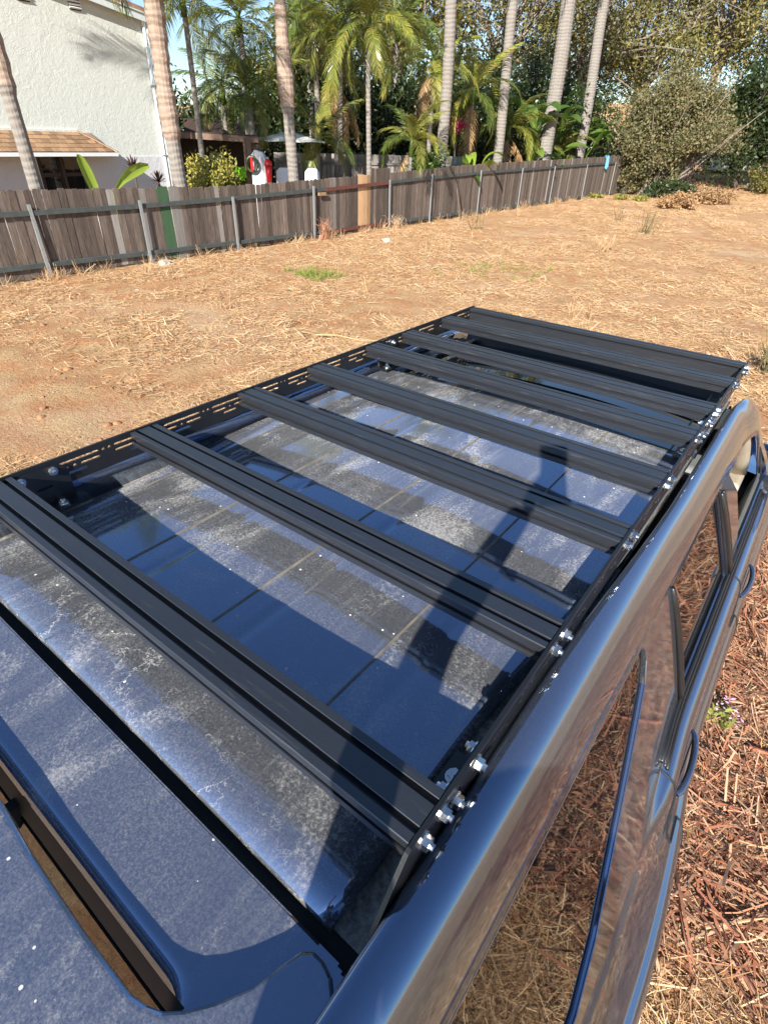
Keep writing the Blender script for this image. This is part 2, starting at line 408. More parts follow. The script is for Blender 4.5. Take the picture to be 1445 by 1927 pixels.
def scatter(name, P, S, coll, label=None, align=None):
    me = bpy.data.meshes.new(name); P = np.asarray(P, np.float32)
    me.vertices.add(len(P)); me.vertices.foreach_set('co', P.ravel())
    at = me.attributes.new('sc', 'FLOAT', 'POINT'); at.data.foreach_set('value', np.asarray(S, np.float32)); me.update()
    o = obj(name, me); tag(o, label, kind='stuff')
    ng = bpy.data.node_groups.new(name, 'GeometryNodeTree')
    ng.interface.new_socket('Geometry', in_out='INPUT', socket_type='NodeSocketGeometry')
    ng.interface.new_socket('Geometry', in_out='OUTPUT', socket_type='NodeSocketGeometry')
    N = ng.nodes; Lk = ng.links; gi = N.new('NodeGroupInput'); go = N.new('NodeGroupOutput')
    ip = N.new('GeometryNodeInstanceOnPoints'); ci = N.new('GeometryNodeCollectionInfo'); ci.inputs['Collection'].default_value = coll
    ci.inputs['Separate Children'].default_value = True; ci.inputs['Reset Children'].default_value = True
    ip.inputs['Pick Instance'].default_value = True
    ri = N.new('FunctionNodeRandomValue'); ri.data_type = 'INT'; ri.inputs['Min'].default_value = 0; ri.inputs['Max'].default_value = 99
    rr = N.new('FunctionNodeRandomValue'); rr.data_type = 'FLOAT_VECTOR'; rr.inputs['Min'].default_value = (-.06, -.06, 0); rr.inputs['Max'].default_value = (.06, .06, 6.283)
    na = N.new('GeometryNodeInputNamedAttribute'); na.data_type = 'FLOAT'; na.inputs['Name'].default_value = 'sc'
    m2p = N.new('GeometryNodeMeshToPoints')
    Lk.new(gi.outputs[0], m2p.inputs[0]); Lk.new(m2p.outputs[0], ip.inputs['Points']); Lk.new(ci.outputs[0], ip.inputs['Instance'])
    Lk.new(ri.outputs[2], ip.inputs['Instance Index']); Lk.new(rr.outputs[0], ip.inputs['Rotation']); Lk.new(na.outputs[0], ip.inputs['Scale'])
    Lk.new(ip.outputs[0], go.inputs[0])
    mo = o.modifiers.new('scatter', 'NODES'); mo.node_group = ng; return o
def ground_points(n, x0, x1, y0, y1, thr=None, fs=.5, seed=0):
    P = np.stack([rng.uniform(x0, x1, n), rng.uniform(y0, y1, n)], 1)
    if thr is not None:
        k = np.array([noise.noise((p[0] * fs, p[1] * fs, seed)) for p in P]); P = P[k + rng.normal(0, .12, len(P)) > thr]
    car = (np.abs(P[:, 0]) < .95) & (P[:, 1] > -1.15) & (P[:, 1] < 3.9); P = P[~car]
    z = gz(P[:, 0], P[:, 1]) + np.array([noise.fractal((p[0] * 1.7, p[1] * 1.7, 0), .9, 2.1, 4) * .028 for p in P]) * np.clip((P[:, 0] + 12.5) / 1.5, 0, 1) * np.clip((6.5 - P[:, 0]), 0, 1)
    return np.column_stack([P, z])
cfine = clump_collection('straw_fine', [(60, .05, .20, .0034, .18, .10, .8) for _ in range(5)], M['straw'])
cfield = clump_collection('straw_field', [(40, .06, .22, .0072, .15, .15, .8) for _ in range(7)], M['straw'])
cred = clump_collection('red_stalks', [(30, .04, .30, random.uniform(.004, .009), .22, .12, .4) for _ in range(7)], M['redstalk'])
ctuft = clump_collection('straw_tuft', [(40, .12, .34, .006, .75, .05, .5) for _ in range(4)], M['straw'])
P = np.vstack([ground_points(4300, -11.3, -1.0, 2.5, 16, -.05, .9), ground_points(3600, -1, 6, 4, 16, -.05, .9, 3), ground_points(5200, -11.3, 6, 16, 44, -.1, .45, 5), ground_points(1500, -11.3, 8, 44, 58)])
s_ = .7 + rng.random(len(P)) * .7 + np.clip(P[:, 1] - 15, 0, 30) * .02
scatter('dry_straw_litter', P, s_, cfield)
P = np.vstack([ground_points(6500, -4.5, -.8, .5, 9, -.1, 1.5, 8), ground_points(3600, .95, 4.0, -2, 8, -.35, 1.2, 9)])
scatter('fine_straw_litter', P, .7 + rng.random(len(P)) * .6, cfine)
P = ground_points(5200, .98, 4.0, 1.0, 5.5, -.3, .8, 11)
scatter('reddish_dry_stalks', P, .6 + rng.random(len(P)) * .8, cred)
P = np.vstack([ground_points(420, -11.2, 4, 5, 40, .1, .3, 20), ground_points(150, -11.42, -11.2, 3, 36)])
scatter('dry_grass_tufts', P, .45 + rng.random(len(P)) * .7, ctuft)
ccl = bpy.data.collections.new('clods')
for k in range(3):
    bm = bmesh.new(); bmesh.ops.create_icosphere(bm, subdivisions=2, radius=.03)
    for v in bm.verts: v.co *= 1 + noise.noise(v.co * 30 + Vector((k * 5, 0, 0))) * .5; v.co.z *= .6
    me = bpy.data.meshes.new('soil_clod'); bm.to_mesh(me); bm.free(); me.materials.append(M['clod']); ccl.objects.link(bpy.data.objects.new('soil_clod', me))
P = np.vstack([ground_points(5000, -11.2, -.9, 1.5, 18, .0, .8, 31), ground_points(2600, .95, 5, -1, 9, -.2, .8, 33)])
scatter('soil_clods', P, (.25 + rng.random(len(P)) ** 3 * 1.3), ccl)

# ------------------------------------------------------------------ fence
FX = -11.4
ty = [0, 3, 7.4, 9.6, 14.6, 20, 25, 32, 38]; tz = [1.6, 1.56, 1.43, 1.41, 1.52, 1.70, 1.78, 1.87, 1.95]
posts = [(2.2, 1.30), (4.66, 1.28), (6.86, 1.24), (9.32, 1.19), (12.08, 1.32), (15.58, 1.37), (17.93, 1.48), (21.3, 1.53), (24.85, 1.55), (28.2, 1.57), (32.35, 1.60), (36.6, 1.66)]
fence = thing('wooden_fence', 'long weathered board fence with steel posts running along the left edge of the dry field', 'fence', (FX, 3, 0))
def fpart(mb, name, mat, **k): 
    o = mb.build(name, mat, fence, **k); o.matrix_parent_inverse = Matrix.Identity(4); o.location = Vector(o.location) - Vector((FX, 3, 0)); return o
bmesh_cache = {}
y = 0.6; nb = 0
while y < 37.8:
    w = random.uniform(.128, .146)
    H = float(np.interp(y, ty, tz)) + random.gauss(0, .008); mat = M['fence']; lab = None
    if 13.94 < y < 14.62: mat = M['fence_new']; H += .01; lab = 'fresh orange cedar board'
    elif 14.62 <= y < 15.60: H = 1.68 + random.gauss(0, .006)
    elif 7.26 < y < 7.52: mat = M['fence_green']; w = .26; H = 1.46; lab = 'green painted board'
    elif 7.52 <= y < 7.75: mat = M['fence_pale']; w = .24; H = 1.46; lab = 'bare pale grey board'
    elif random.random() < .05: mat = M['fence_pale'] if random.random() < .5 else M['fence_far']
    mb = MB(); z0 = random.uniform(.02, .06); c = .022; hw = w / 2
    mb.prism([(-hw, z0), (hw, z0), (hw, H - c), (hw - c, H), (-hw + c, H), (-hw, H - c)], -.009, .009, lambda p, a: (a, p[0], p[1]))
    o = fpart(mb, 'board', mat, loc=(FX - .062 + random.gauss(0, .003), y + w / 2, 0), rot=(random.gauss(0, .006), 0, random.gauss(0, .02)))
    if lab: o['label'] = lab
    y += w + max(.001, random.gauss(.006, .005)); nb += 1
ZT = lambda y: float(np.interp(y, [0, 4, 8, 12.6, 20, 32, 38], [1.16, 1.14, 1.12, 1.22, 1.42, 1.57, 1.62]))
ZB = lambda y: float(np.interp(y, [0, 4, 8, 12.6, 20, 32, 38], [.30, .26, .20, .16, .16, .14, .16]))
for (a, ha), (b, hb) in zip(posts[:-1], posts[1:]):
    red = abs(a - 12.08) < .01
    for zf, nm in ((ZT, 'top_rail'), (ZB, 'bottom_rail')):
        a2 = a + .52 if red else a; dz = -.01 if red else 0
        if red: 
            fpart(MB().bar((0, -.26, zf(a)), (0, .26, zf(a2) ), .04, .085), nm, M['rail_wood'], loc=(FX - .024, a + .26, 0))
            fpart(MB().bar((.02, -.15, zf(a + .4) - .10), (.02, .15, zf(a + .4) - .10), .035, .075), 'wooden_block', M['fence_new'] if nm == 'top_rail' else M['fence_pale'], loc=(FX - .0, a + .35, 0))
        o = fpart(MB().bar((0, -(b - a2) / 2, zf(a2) + dz), (0, (b - a2) / 2, zf(b) + dz), .04, .085), nm, M['rust_rail'] if red else M['rail_wood'], loc=(FX - .024 + (.004 if red else 0), (a2 + b) / 2, 0))
        if red: o['label'] = 'rust red steel rail'
for (y_, h) in posts:
    mb = MB(); mb.holed([(-.03, 0), (.03, 0), (.03, h), (-.03, h)], [[(-.004 + 0, z), (.004, z), (.004, z + .02), (-.004, z + .02)] for z in np.arange(.2, h - .1, .16)], lambda u, v, t: (t, u, v), 0, .004)
    mb.box((-.012, -.028, h / 2), (.024, .004, h)); mb.box((-.012, .028, h / 2), (.024, .004, h))
    fpart(mb, 'steel_post', M['galv'], loc=(FX + .022, y_, 0), rot=(random.gauss(0, .012), random.gauss(0, .01), 0))
# return panel of fence behind the bush
f2 = thing('wooden_fence', 'short dark run of board fence turning away behind the big grey-green bush', 'fence', (-11.4, 38.0, 0))
for i in range(22):
    MB().box((0, 0, .95), (.135, .018, 1.75 + random.gauss(0, .02))).build('board', M['fence'], f2, loc=(.2 + i * .142, .4 + i * .10, .05 + i * .002), rot=(0, 0, R(35)))
for z_ in (.35, 1.4):
    MB().bar((.1, .3, z_), (3.3, 2.6, z_), .04, .09).build('rail', M['rail_wood'], f2)
# plank leaning on the fence, towel, stones
t_ = MB(); t_.prism([(-.05, 0), (.05, 0), (.045, .8), (.02, 1.18), (-.04, .9)], -.012, .012, lambda p, a: (a, p[0], p[1]))
tag(t_.build('leaning_plank', M['fence'], loc=(-11.20, 19.75, .0), rot=(R(14), R(-6), 0)), 'short split plank leaning against the fence between two steel posts', 'plank')
V = []; nu, nv = 14, 18
for i in range(nu):
    for j in range(nv):
        u, v = i / (nu - 1), j / (nv - 1)
        yy = (u - .5) * (.56 - .25 * abs(v - .3)) + .03 * math.sin(v * 9); s = v * 1.0
        if s < .5: x_, z_ = -.10 - .01 * math.sin(u * 14), 1.93 - (.5 - s)
        else: x_, z_ = .0 + .035 * math.sin(u * 17 + v * 3), 1.93 - (s - .5) * (1 + .25 * math.sin(u * 3.1))
        if abs(s - .5) < .09: x_, z_ = -.045, 1.955 + .02 * math.sin(u * 9)
        V.append((x_, yy, z_))
Fq = [(i * nv + j, (i + 1) * nv + j, (i + 1) * nv + j + 1, i * nv + j + 1) for i in range(nu - 1) for j in range(nv - 1)]
M['towel'] = simple('light_blue_cloth', (.16, .50, .78), .8, 0, .15, 5)
tw = obj('towel', mesh_np('towel', V, Fq, M['towel'], True), loc=(-11.385, 35.1, 0)); so_ = tw.modifiers.new('s', 'SOLIDIFY'); so_.thickness = .01
tag(tw, 'light blue towel hung over the top of the fence near its far end', 'towel')
def rock(name, label, loc, s, mat, seed, flat=.4):
    bm = bmesh.new(); bmesh.ops.create_icosphere(bm, subdivisions=3, radius=1)
    for v in bm.verts:
        v.co *= 1 + .35 * noise.noise(v.co * 1.3 + Vector((seed, 0, 0))) + .12 * noise.noise(v.co * 4 + Vector((seed, 3, 0))); v.co.z *= flat
    me = bpy.data.meshes.new(name); bm.to_mesh(me); bm.free(); me.materials.append(mat)
    return tag(obj(name, me, loc=loc, sc=s, rot=(0, 0, seed)), label, 'rock')
rock('concrete_slab', 'flat pale lump of concrete at the foot of the second visible fence post', (-11.2, 7.05, .02), (.14, .34, .10), M['concrete'], 1.0, .45)
rock('stone', 'small pale stone lying in the straw before the red-railed fence bay', (-9.75, 13.3, .03), .13, M['concrete'], 2.3, .6)
rock('stone', 'small pale stone in the dirt near the leftmost steel post', (-9.3, 5.2, .02), .04, M['concrete'], 3.3, .6)

# ------------------------------------------------------------------ house
HX = -15.0
house = thing('stucco_house', 'two storey pale green-white stucco house with gable end behind the fence', 'house', (HX, 6, 0))
def hp(mb, name, mat, par=None, **k):
    o = mb.build(name, mat, par or house, **k)
    if par is None: o.location = Vector(o.location) - Vector((HX, 6, 0))
    return o
rk = lambda y: 4.90 + (8.92 - y) * .152 if y > 3.0 else 4.90 + (8.92 - 3.0) * .152 - (3.0 - y) * .152
mb = MB(); poly = [(-4.03, -.3), (10.03, -.3), (10.03, rk(10.03)), (3.0, rk(3.0)), (-4.03, rk(-4.03))]
holes = [[(6.62, -.05), (7.78, -.05), (7.78, 1.95), (6.62, 1.95)], [(3.6, .9), (5.0, .9), (5.0, 1.9), (3.6, 1.9)]]
mb.holed(poly, holes, lambda u, v, t: (t, u, v), HX - .2, HX)
hp(mb, 'wall', M['stucco'])
mb = MB(); mb.box((HX - 4.1, 9.93, 2.2), (7.8, .2, 5.0)); mb.box((HX - 4.1, -3.93, 2.0), (7.8, .2, 4.6)); mb.box((HX - 8.1, 3, 2.2), (.2, 14, 5.0)); mb.box((HX - 4, 3, -.2), (7.9, 13.8, .1))
hp(mb, 'wall', M['stucco'])
mb = MB()
mb.prism([(10.45, rk(10.45) + .06), (3.0, rk(3.0) + .06), (3.0, rk(3.0) + .18), (10.45, rk(10.45) + .18)], HX - 8.3, HX + .16, lambda p, a: (a, p[0], p[1]))
mb.prism([(-4.4, rk(-4.4) + .06), (2.99, rk(3.0) + .06), (2.99, rk(3.0) + .18), (-4.4, rk(-4.4) + .18)], HX - 8.3, HX + .16, lambda p, a: (a, p[0], p[1]))
hp(mb, 'roof', M['rooftile'])
mb = MB(); mb.prism([(10.47, rk(10.47) - .09), (3.0, rk(3.0) - .09), (3.0, rk(3.0) + .05), (10.47, rk(10.47) + .05)], HX + .12, HX + .17, lambda p, a: (a, p[0], p[1]))
mb.prism([(10.47, rk(10.47) + .055), (3.0, rk(3.0) + .055), (3.0, rk(3.0) + .08), (10.47, rk(10.47) + .08)], HX + .12, HX + .20, lambda p, a: (a, p[0], p[1]))
hp(mb, 'fascia', M['trim'])
for y0 in (8.25, 7.13, 6.0):
    vv = hp(MB().box((HX + .006, y0 + .13, 4.83), (.02, .26, .36)), 'gable_vent', M['blackgap'])
    for i in range(6):
        hp(MB().box((0, 0, 0), (.03, .27, .028), Matrix.Rotation(R(35), 3, 'Y')), 'slat', M['white'], vv, loc=(HX + .028, y0 + .13, 4.69 + i * .058))
for dy, r_ in ((0, .035), (.085, .03)):
    mb = MB(); mb.tube([(HX + .06, 10.02 + dy, 4.55), (HX + .06, 10.02 + dy, 4.7), (HX + .1, 10.02 + dy, 4.8)], r_, 10); mb.tube([(HX + .06, 10.02 + dy, -.1), (HX + .06, 10.02 + dy, 4.55)], r_, 10)
    hp(mb, 'downpipe', M['white'], smooth=True)
for z_ in (1.9, 3.4): hp(MB().box((HX + .055, 10.06, z_), (.10, .2, .03)), 'pipe_strap', M['galv'])
# door under the awning
dr = hp(MB().box((HX - .09, 7.2, .95), (.05, 1.14, 1.98)), 'door', M['darkwood'])
for i in range(2):
    for j in range(4):
        hp(MB().box((0, 0, 0), (.012, .40, .34)), 'pane', M['glass'], dr, loc=(HX - .062, 6.93 + i * .54, .45 + j * .42))
for yy in (6.64, 7.2, 7.76): hp(MB().box((0, 0, 0), (.04, .06, 1.94)), 'door_frame', M['darkwood'], dr, loc=(HX - .04, yy, .95))
wd = hp(MB().box((HX - .08, 4.3, 1.4), (.03, 1.38, .98)), 'window', M['glass'])
for yy in (3.62, 4.3, 4.98): hp(MB().box((0, 0, 0), (.06, .05, 1.0)), 'frame', M['darkwood'], wd, loc=(HX - .05, yy, 1.4))
# added sheets, proud of the wall, coloured blue-white for its shade under the awning
hp(MB().box((HX + .015, 9.0, .9), (.03, 2.4, 1.95)), 'wall_shade_sheet', M['stucco_w'])
hp(MB().box((HX + .015, 5.8, .9), (.03, 1.6, 1.95)), 'wall_shade_sheet', M['stucco_w'])
# awning with shingles laid one by one
aw = hp(MB().prism([(0, 2.36), (.72, 1.98), (.72, 1.90), (0, 2.26)], 2.0, 8.1, lambda p, a: (HX + p[0], a, p[1])), 'awning', M['pergwood'])
hp(MB().box((HX + .735, 5.1, 1.945), (.03, 6.3, .075)), 'awning_trim', M['white'])
hp(MB().box((HX + .02, 4.9, 2.39), (.05, 5.7, .05)), 'awning_flashing', M['stucco'])
shm = MB().prism([(0, 0), (.19, 0), (.19, .020), (0, .006)], -.082, .082, lambda p, a: (p[0], a, p[1])).mesh('shingle', M['shingle'])
ang = math.atan2(.38, .72)
for r_ in range(5):
    dd = r_ * .165; x0 = HX + dd * math.cos(ang) * .98; z0 = 2.385 - dd * math.sin(ang)
    yend = 7.75 + r_ * .10; k = 0; yy = yend - .09
    while yy > 4.4:
        obj('shingle', shm, house, loc=(x0 - HX, yy - 6, z0 + .003), rot=(0, ang + .02, random.gauss(0, .01)))
        yy -= .178; k += 1
mb = MB(); mb.add([(HX, 7.78, 2.36), (HX + .75, 8.25, 1.98), (HX, 8.62, 1.98), (HX, 8.62, 1.92), (HX + .75, 8.25, 1.92)], [(0, 1, 2), (1, 4, 3, 2)]); hp(mb, 'awning_end', M['shingle'])
mb = MB(); mb.bar((HX + .02, 7.74, 2.40), (HX + .76, 8.26, 2.0), .06, .02); hp(mb, 'hip_cap', M['shingle'])
hp(MB().bar((HX + .745, 8.25, 1.945), (HX, 8.62, 1.945), .03, .075), 'awning_trim', M['white'])

# ------------------------------------------------------------------ palms
def frond_mesh(name, L, droop, n, ll, mat, seed, vee=.5, wid=.028):
    rs = np.random.default_rng(seed); V = []; Fc = []
    pts = []; p = np.zeros(3); e = .0
    for i in range(13):
        pts.append(p.copy()); e = -droop * (i / 12) ** 1.4
        p = p + np.array([math.cos(e), 0, math.sin(e)]) * L / 12
    pts = np.array(pts)
    for i in range(12):          # rachis: flat ribbon with depth
        r0, r1 = .022 * (1 - i / 13), .022 * (1 - (i + 1) / 13); b = len(V)
        for q, r_ in ((pts[i], r0), (pts[i + 1], r1)): V += [q + [0, r_, 0], q + [0, 0, r_ * .9], q + [0, -r_, 0]]
        Fc += [(b, b + 1, b + 4, b + 3), (b + 1, b + 2, b + 5, b + 4), (b + 2, b, b + 3, b + 5)]
    for k in range(n):
        t = .12 + .88 * k / (n - 1); f = t * 12; i = min(int(f), 11); q = pts[i] + (pts[i + 1] - pts[i]) * (f - i)
        tg = pts[i + 1] - pts[i]; tg = tg / np.linalg.norm(tg); nr = np.array([-tg[2], 0, tg[0]])
        l = ll * math.sin(math.pi * (t * .8 + .12)) ** .6 * (1 - .25 * t)
        for s in (-1, 1):
            sw = .55 + .5 * t + rs.normal(0, .06)
            d = np.array([0, s, 0]) * math.cos(sw) + tg * math.sin(sw) + nr * vee * (.3 + rs.normal(0, .12))
            d = d / np.linalg.norm(d); g = np.array([0, 0, -1.0]); lk = l * rs.uniform(.85, 1.1)
            m1 = q + d * lk * .5; m2 = q + d * lk + g * lk * (.25 + .3 * rs.random())
            wv = tg * wid / 2; b = len(V)
            V += [q - wv * .5, q + wv * .5, m1 + wv, m1 - wv, m2]
            Fc += [(b, b + 1, b + 2, b + 3), (b + 3, b + 2, b + 4, b + 4)]
    me = bpy.data.meshes.new(name)
    me.from_pydata([tuple(v) for v in V], [], [tuple(dict.fromkeys(f)) for f in Fc]); me.materials.append(mat); me.update(); return me
FR = {}
for key, mat in (('green', 'palmleaf'), ('light', 'palmlight'), ('dead', 'palmdead')):
    FR[key] = [frond_mesh('frond', 2.2, dr_, 46, .62, M[mat], i, .5 if key != 'dead' else -.4, .042) for i, dr_ in enumerate((.7, 1.25, 1.9))]
def trunk_mb(H, r, lean=(0, 0), flare=1.25, seed=0, rough=None, n=14, step=.16):
    k = int(H / step); pts = []; rad = []
    for i in range(k + 1):
        t = i / k; z = H * t
        pts.append((lean[0] * t ** 1.3 + .03 * math.sin(z * .9 + seed), lean[1] * t ** 1.3 + .03 * math.cos(z * .7 + seed), z))
        rr = r * (1 + (flare - 1) * math.exp(-z * 1.6)) * (1 - .15 * t) * (1 + .018 * (i % 2))
        if rough and rough[0] < z < rough[1]: rr *= 1.12 + .14 * (i % 2) + .14 * math.sin(z * 2.3 + seed * 1.9) + .22 * math.exp(-((z - rough[0] - .55) / .35) ** 2)
        rad.append(rr)
    return MB().tube(pts, rad, n)
def palm(label, x, y, H, r, crown=14, L=1.0, pal=('green',), lean=(0, 0), group=None, name='palm_tree', rough=None, droop=1.0, dead=0, seed=0, upright=0):
    rs = random.Random(seed * 13 + 5)
    t = thing(name, label, 'palm tree', (x, y, float(gz(x, y))), rs.uniform(0, 6), group)
    c_, s_2 = math.cos(-t.rotation_euler[2]), math.sin(-t.rotation_euler[2])
    le = (lean[0] * c_ - lean[1] * s_2, lean[0] * s_2 + lean[1] * c_)
    tr = trunk_mb(H, r, le, seed=seed, rough=rough).build('trunk', M['palmtrunk'], t, smooth=False)
    if rough:
        tr.data.materials.append(M['palmboot'])
        for p in tr.data.polygons:
            if rough[0] < p.center.z < rough[1]: p.material_index = 1
    top = Vector((le[0], le[1], H - .05))
    if crown and r < .3:          # green crownshaft
        MB().tube([top + Vector((0, 0, -.05)), top + Vector((0, 0, .25)), top + Vector((0, 0, .55))], [r * 1.0, r * 1.05, r * .45], 10).build('crownshaft', M['banana'] if not rough else M['palmboot'], t, smooth=True)
    for i in range(crown + dead):
        az = i * 2.39996 + rs.uniform(-.25, .25)
        if i >= crown: key = 'dead'; el = R(-55) + rs.uniform(-.3, .2); v = 0
        else:
            q = (i + .5) / crown; el = R(78) - q ** .85 * R(110 - upright) * droop + rs.uniform(-.12, .12); key = rs.choice(pal); v = min(2, int(q * 3))
            if upright: v = 0 if q < .6 else 1
        f = obj('frond', rs.choice(FR[key][v:v + 2]), t, loc=top + Vector((0, 0, .38 if i < crown else .15)), rot=(rs.uniform(-.25, .25), -el, az), sc=L * rs.uniform(.85, 1.12))
    return t
def at(az_x, az_y, d): return CAM.x + az_x * d, CAM.y + az_y * d
# tall palms whose crowns are above the picture
palm('leaning grey palm trunk at the left edge standing before the house awning', -12.05, 5.10, 6.9, .125, 18, 1.0, ('green', 'light'), lean=(-.05, .15), seed=1, rough=(3.0, 4.0))
palm('palm with shaggy peeling reddish bark beside the white downpipe of the house', -12.2, 8.50, 5.7, .165, 18, .85, ('green', 'light', 'light'), lean=(.03, -.02), seed=2, rough=(2.35, 5.8))
palm('palm with an orange-brown bulge halfway up, rising in front of the white umbrella', -12.35, 12.3, 8.5, .150, 16, 1.0, ('green', 'light'), lean=(-.05, -.1), seed=3, rough=(3.0, 6.5))
palm('slim straight grey palm trunk, leftmost of the four bare ones at the right', -12.2, 19.7, 10.5, .20, 16, 1.0, seed=4, lean=(-.1, -.05))
palm('pale trunk with a light patch near the top, second of the four bare trunks', -12.42, 24.4, 11, .20, 16, 1.0, seed=5, lean=(-.15, -.05))
palm('thickest grey trunk with a long dark seam, third of the four bare trunks', -12.6, 29.6, 12, .34, 16, 1.1, seed=6, lean=(-.1, 0))
palm('tan speckled slanting trunk, rightmost of the four bare palm trunks', -12.7, 34.3, 12, .27, 16, 1.1, seed=7, lean=(-.3, -.05))
# garden palms whose crowns show (x, y, crown z)
GP = [
 ('slender palm whose crown hangs behind the shaggy trunk by the house', -14.45, 10.91, 4.9, .075, 14, .8, ('light', 'green'), 0, 1.0),
 ('dark leafy palm crown, top left of the garden against the blue sky', -15.9, 13.9, 4.9, .10, 18, .95, ('green',), 0, 1.0),
 ('low dark drooping palm above the right end of the pergola', -15.1, 13.3, 3.1, .10, 16, .85, ('green',), 0, 1.0),
 ('tall palm just right of the orange-brown bulging trunk with yellowing fronds', -15.75, 16.94, 5.7, .10, 16, .95, ('light', 'green', 'light'), 1, 1.0),
 ('palm with thin grey stem and lime crown left of the brightest crown', -14.46, 16.76, 4.9, .09, 16, .9, ('light', 'green'), 1, 1.0),
 ('brightest yellow-green palm crown in the middle on a straight thin stem', -13.12, 16.59, 5.0, .085, 16, .95, ('light', 'light', 'green'), 0, 1.0),
 ('palm with a skirt of brown dead fronds above the grey garden fence', -15.27, 17.38, 3.9, .10, 13, .8, ('green', 'light'), 6, 1.0),
 ('palm crown with pale ragged skirt left of the first bare trunk', -13.75, 21.1, 4.5, .095, 15, .95, ('green', 'light'), 3, 1.0),
 ('palm crown half hidden between the first and second bare trunks', -13.3, 23.3, 3.7, .12, 16, .95, ('green', 'green', 'light'), 1, 1.0),
 ('short young palm with upright fronds low before the dark hedge', -11.98, 17.46, 2.05, .07, 12, .72, ('light', 'green'), 1, .75),
 ('small low palm behind the white umbrella', -14.1, 15.2, 2.1, .08, 12, .75, ('light', 'green'), 0, 1.0),
 ('drooping dark palm behind the white gable of the pergola', -17.9, 14.6, 3.3, .11, 16, .9, ('green',), 0, 1.0),
 ('feathery palm with golden stems just right of the second bare trunk', -13.2, 26.6, 2.6, .12, 16, 1.0, ('green', 'light'), 2, .7),
 ('dim palm high behind the others, left of the first bare trunk', -18.0, 24.5, 6.0, .12, 16, 1.05, ('green',), 1, 1.0),
 ('dark palm crown high behind the umbrella palm', -18.5, 19.5, 5.4, .12, 16, 1.05, ('green',), 0, 1.0),
 ('bushy dark palm low beside the third bare trunk', -13.5, 30.6, 1.7, .12, 14, .9, ('green',), 0, .7),
 ('low leafy palm between the third and fourth bare trunks', -13.6, 33.6, 1.8, .12, 14, 1.0, ('green', 'light'), 0, .7),
]
for i, (lb, x, y, H, r, cr, L, pal, dead, dr_) in enumerate(GP):
    palm(lb, x, y, H, r, cr, L, pal, seed=20 + i, dead=dead, droop=dr_, name='garden_palm', group='palms in the garden beyond the fence')

# ------------------------------------------------------------------ broadleaf trees, bushes, big leaves
def leaves(P, size, mat, name='foliage', aspect=2.2, seed=0):
    rs = np.random.default_rng(seed); n = len(P)
    a = rs.normal(size=(n, 3)); a /= np.linalg.norm(a, axis=1)[:, None]
    b = rs.normal(size=(n, 3)); b -= a * (a * b).sum(1)[:, None]; b /= np.linalg.norm(b, axis=1)[:, None]
    s = size * rs.uniform(.6, 1.4, n)[:, None]
    V = np.stack([P - a * s, P + b * s / aspect - a * s * .1, P + a * s, P - b * s / aspect - a * s * .1], 1).reshape(-1, 3)
    return mesh_np(name, V, np.arange(4 * n).reshape(n, 4), mat)
def lump(D, seed, amp=.3):
    return 1 + amp * (np.sin(D[:, 0] * 4.1 + seed) * np.sin(D[:, 1] * 3.7 + seed * 2) + .6 * np.sin(D[:, 2] * 6.3 + seed * 3 + D[:, 0] * 5)+ .4 * np.sin(D[:, 1] * 9 + D[:, 2] * 7 + seed))
def crown_pts(n, rad, seed, inner=.35, clumps=60, cs=.22, amp=.22):
    rs = np.random.default_rng(seed)
    D = rs.normal(size=(clumps, 3)); D /= np.linalg.norm(D, axis=1)[:, None]
    C_ = D * (rs.uniform(inner, 1, clumps) ** .6 * lump(D, seed, amp))[:, None]
    k = rs.integers(0, clumps, n)
    q = rs.normal(size=(n, 3)) * cs * rs.uniform(.5, 1.2, clumps)[k][:, None]
    return (C_[k] + q) * np.array(rad), C_ * np.array(rad)
def broad(label, x, y, cz, rad, n, size, mat, bark, seed, name='broadleaf_tree', cat='tree', cs=.2, clumps=70, inner=.35, group=None, limbs=14, tr=.16):
    g = float(gz(x, y)); t = thing(name, label, cat, (x, y, g), 0, group)
    P_, C_ = crown_pts(n, rad, seed, inner, clumps, cs)
    P_ = P_ + [0, 0, cz]; P_ = P_[P_[:, 2] > .05]
    obj('foliage', leaves(P_, size, mat, seed=seed), t)
    rs = random.Random(seed); mb = MB(); top = Vector((rs.uniform(-.2, .2), rs.uniform(-.2, .2), max(cz - rad[2] * .55, .4)))
    mb.tube([(0, 0, -.1), top * .5 + Vector((.1, 0, 0)), top], [tr * 1.3, tr, tr * .8], 8)
    mb.build('trunk', bark, t)
    mb = MB()
    for i in range(limbs):
        e = Vector(C_[rs.randrange(len(C_))]) * .95 + Vector((0, 0, cz)); mid = top.lerp(e, .5) + Vector((rs.gauss(0, .1), rs.gauss(0, .1), .05)) * rad[0]
        r0 = tr * rs.uniform(.35, .6); mb.tube([top * rs.uniform(.7, 1), top.lerp(mid, .5) + Vector((rs.gauss(0, .03), rs.gauss(0, .03), 0)) * rad[0], mid, mid.lerp(e, .5) + Vector((rs.gauss(0, .05), rs.gauss(0, .05), 0)) * rad[0], e], [r0, r0 * .8, r0 * .6, r0 * .35, r0 * .12], 5)
        for j in range(3):
            e2 = e + Vector((rs.gauss(0, .25), rs.gauss(0, .25), rs.gauss(0, .2))) * rad[0]; mb.tube([mid.lerp(e, .3 * j), mid.lerp(e2, .6) , e2], [r0 * .4, r0 * .25, r0 * .08], 4)
    mb.build('branches', bark, t); return t
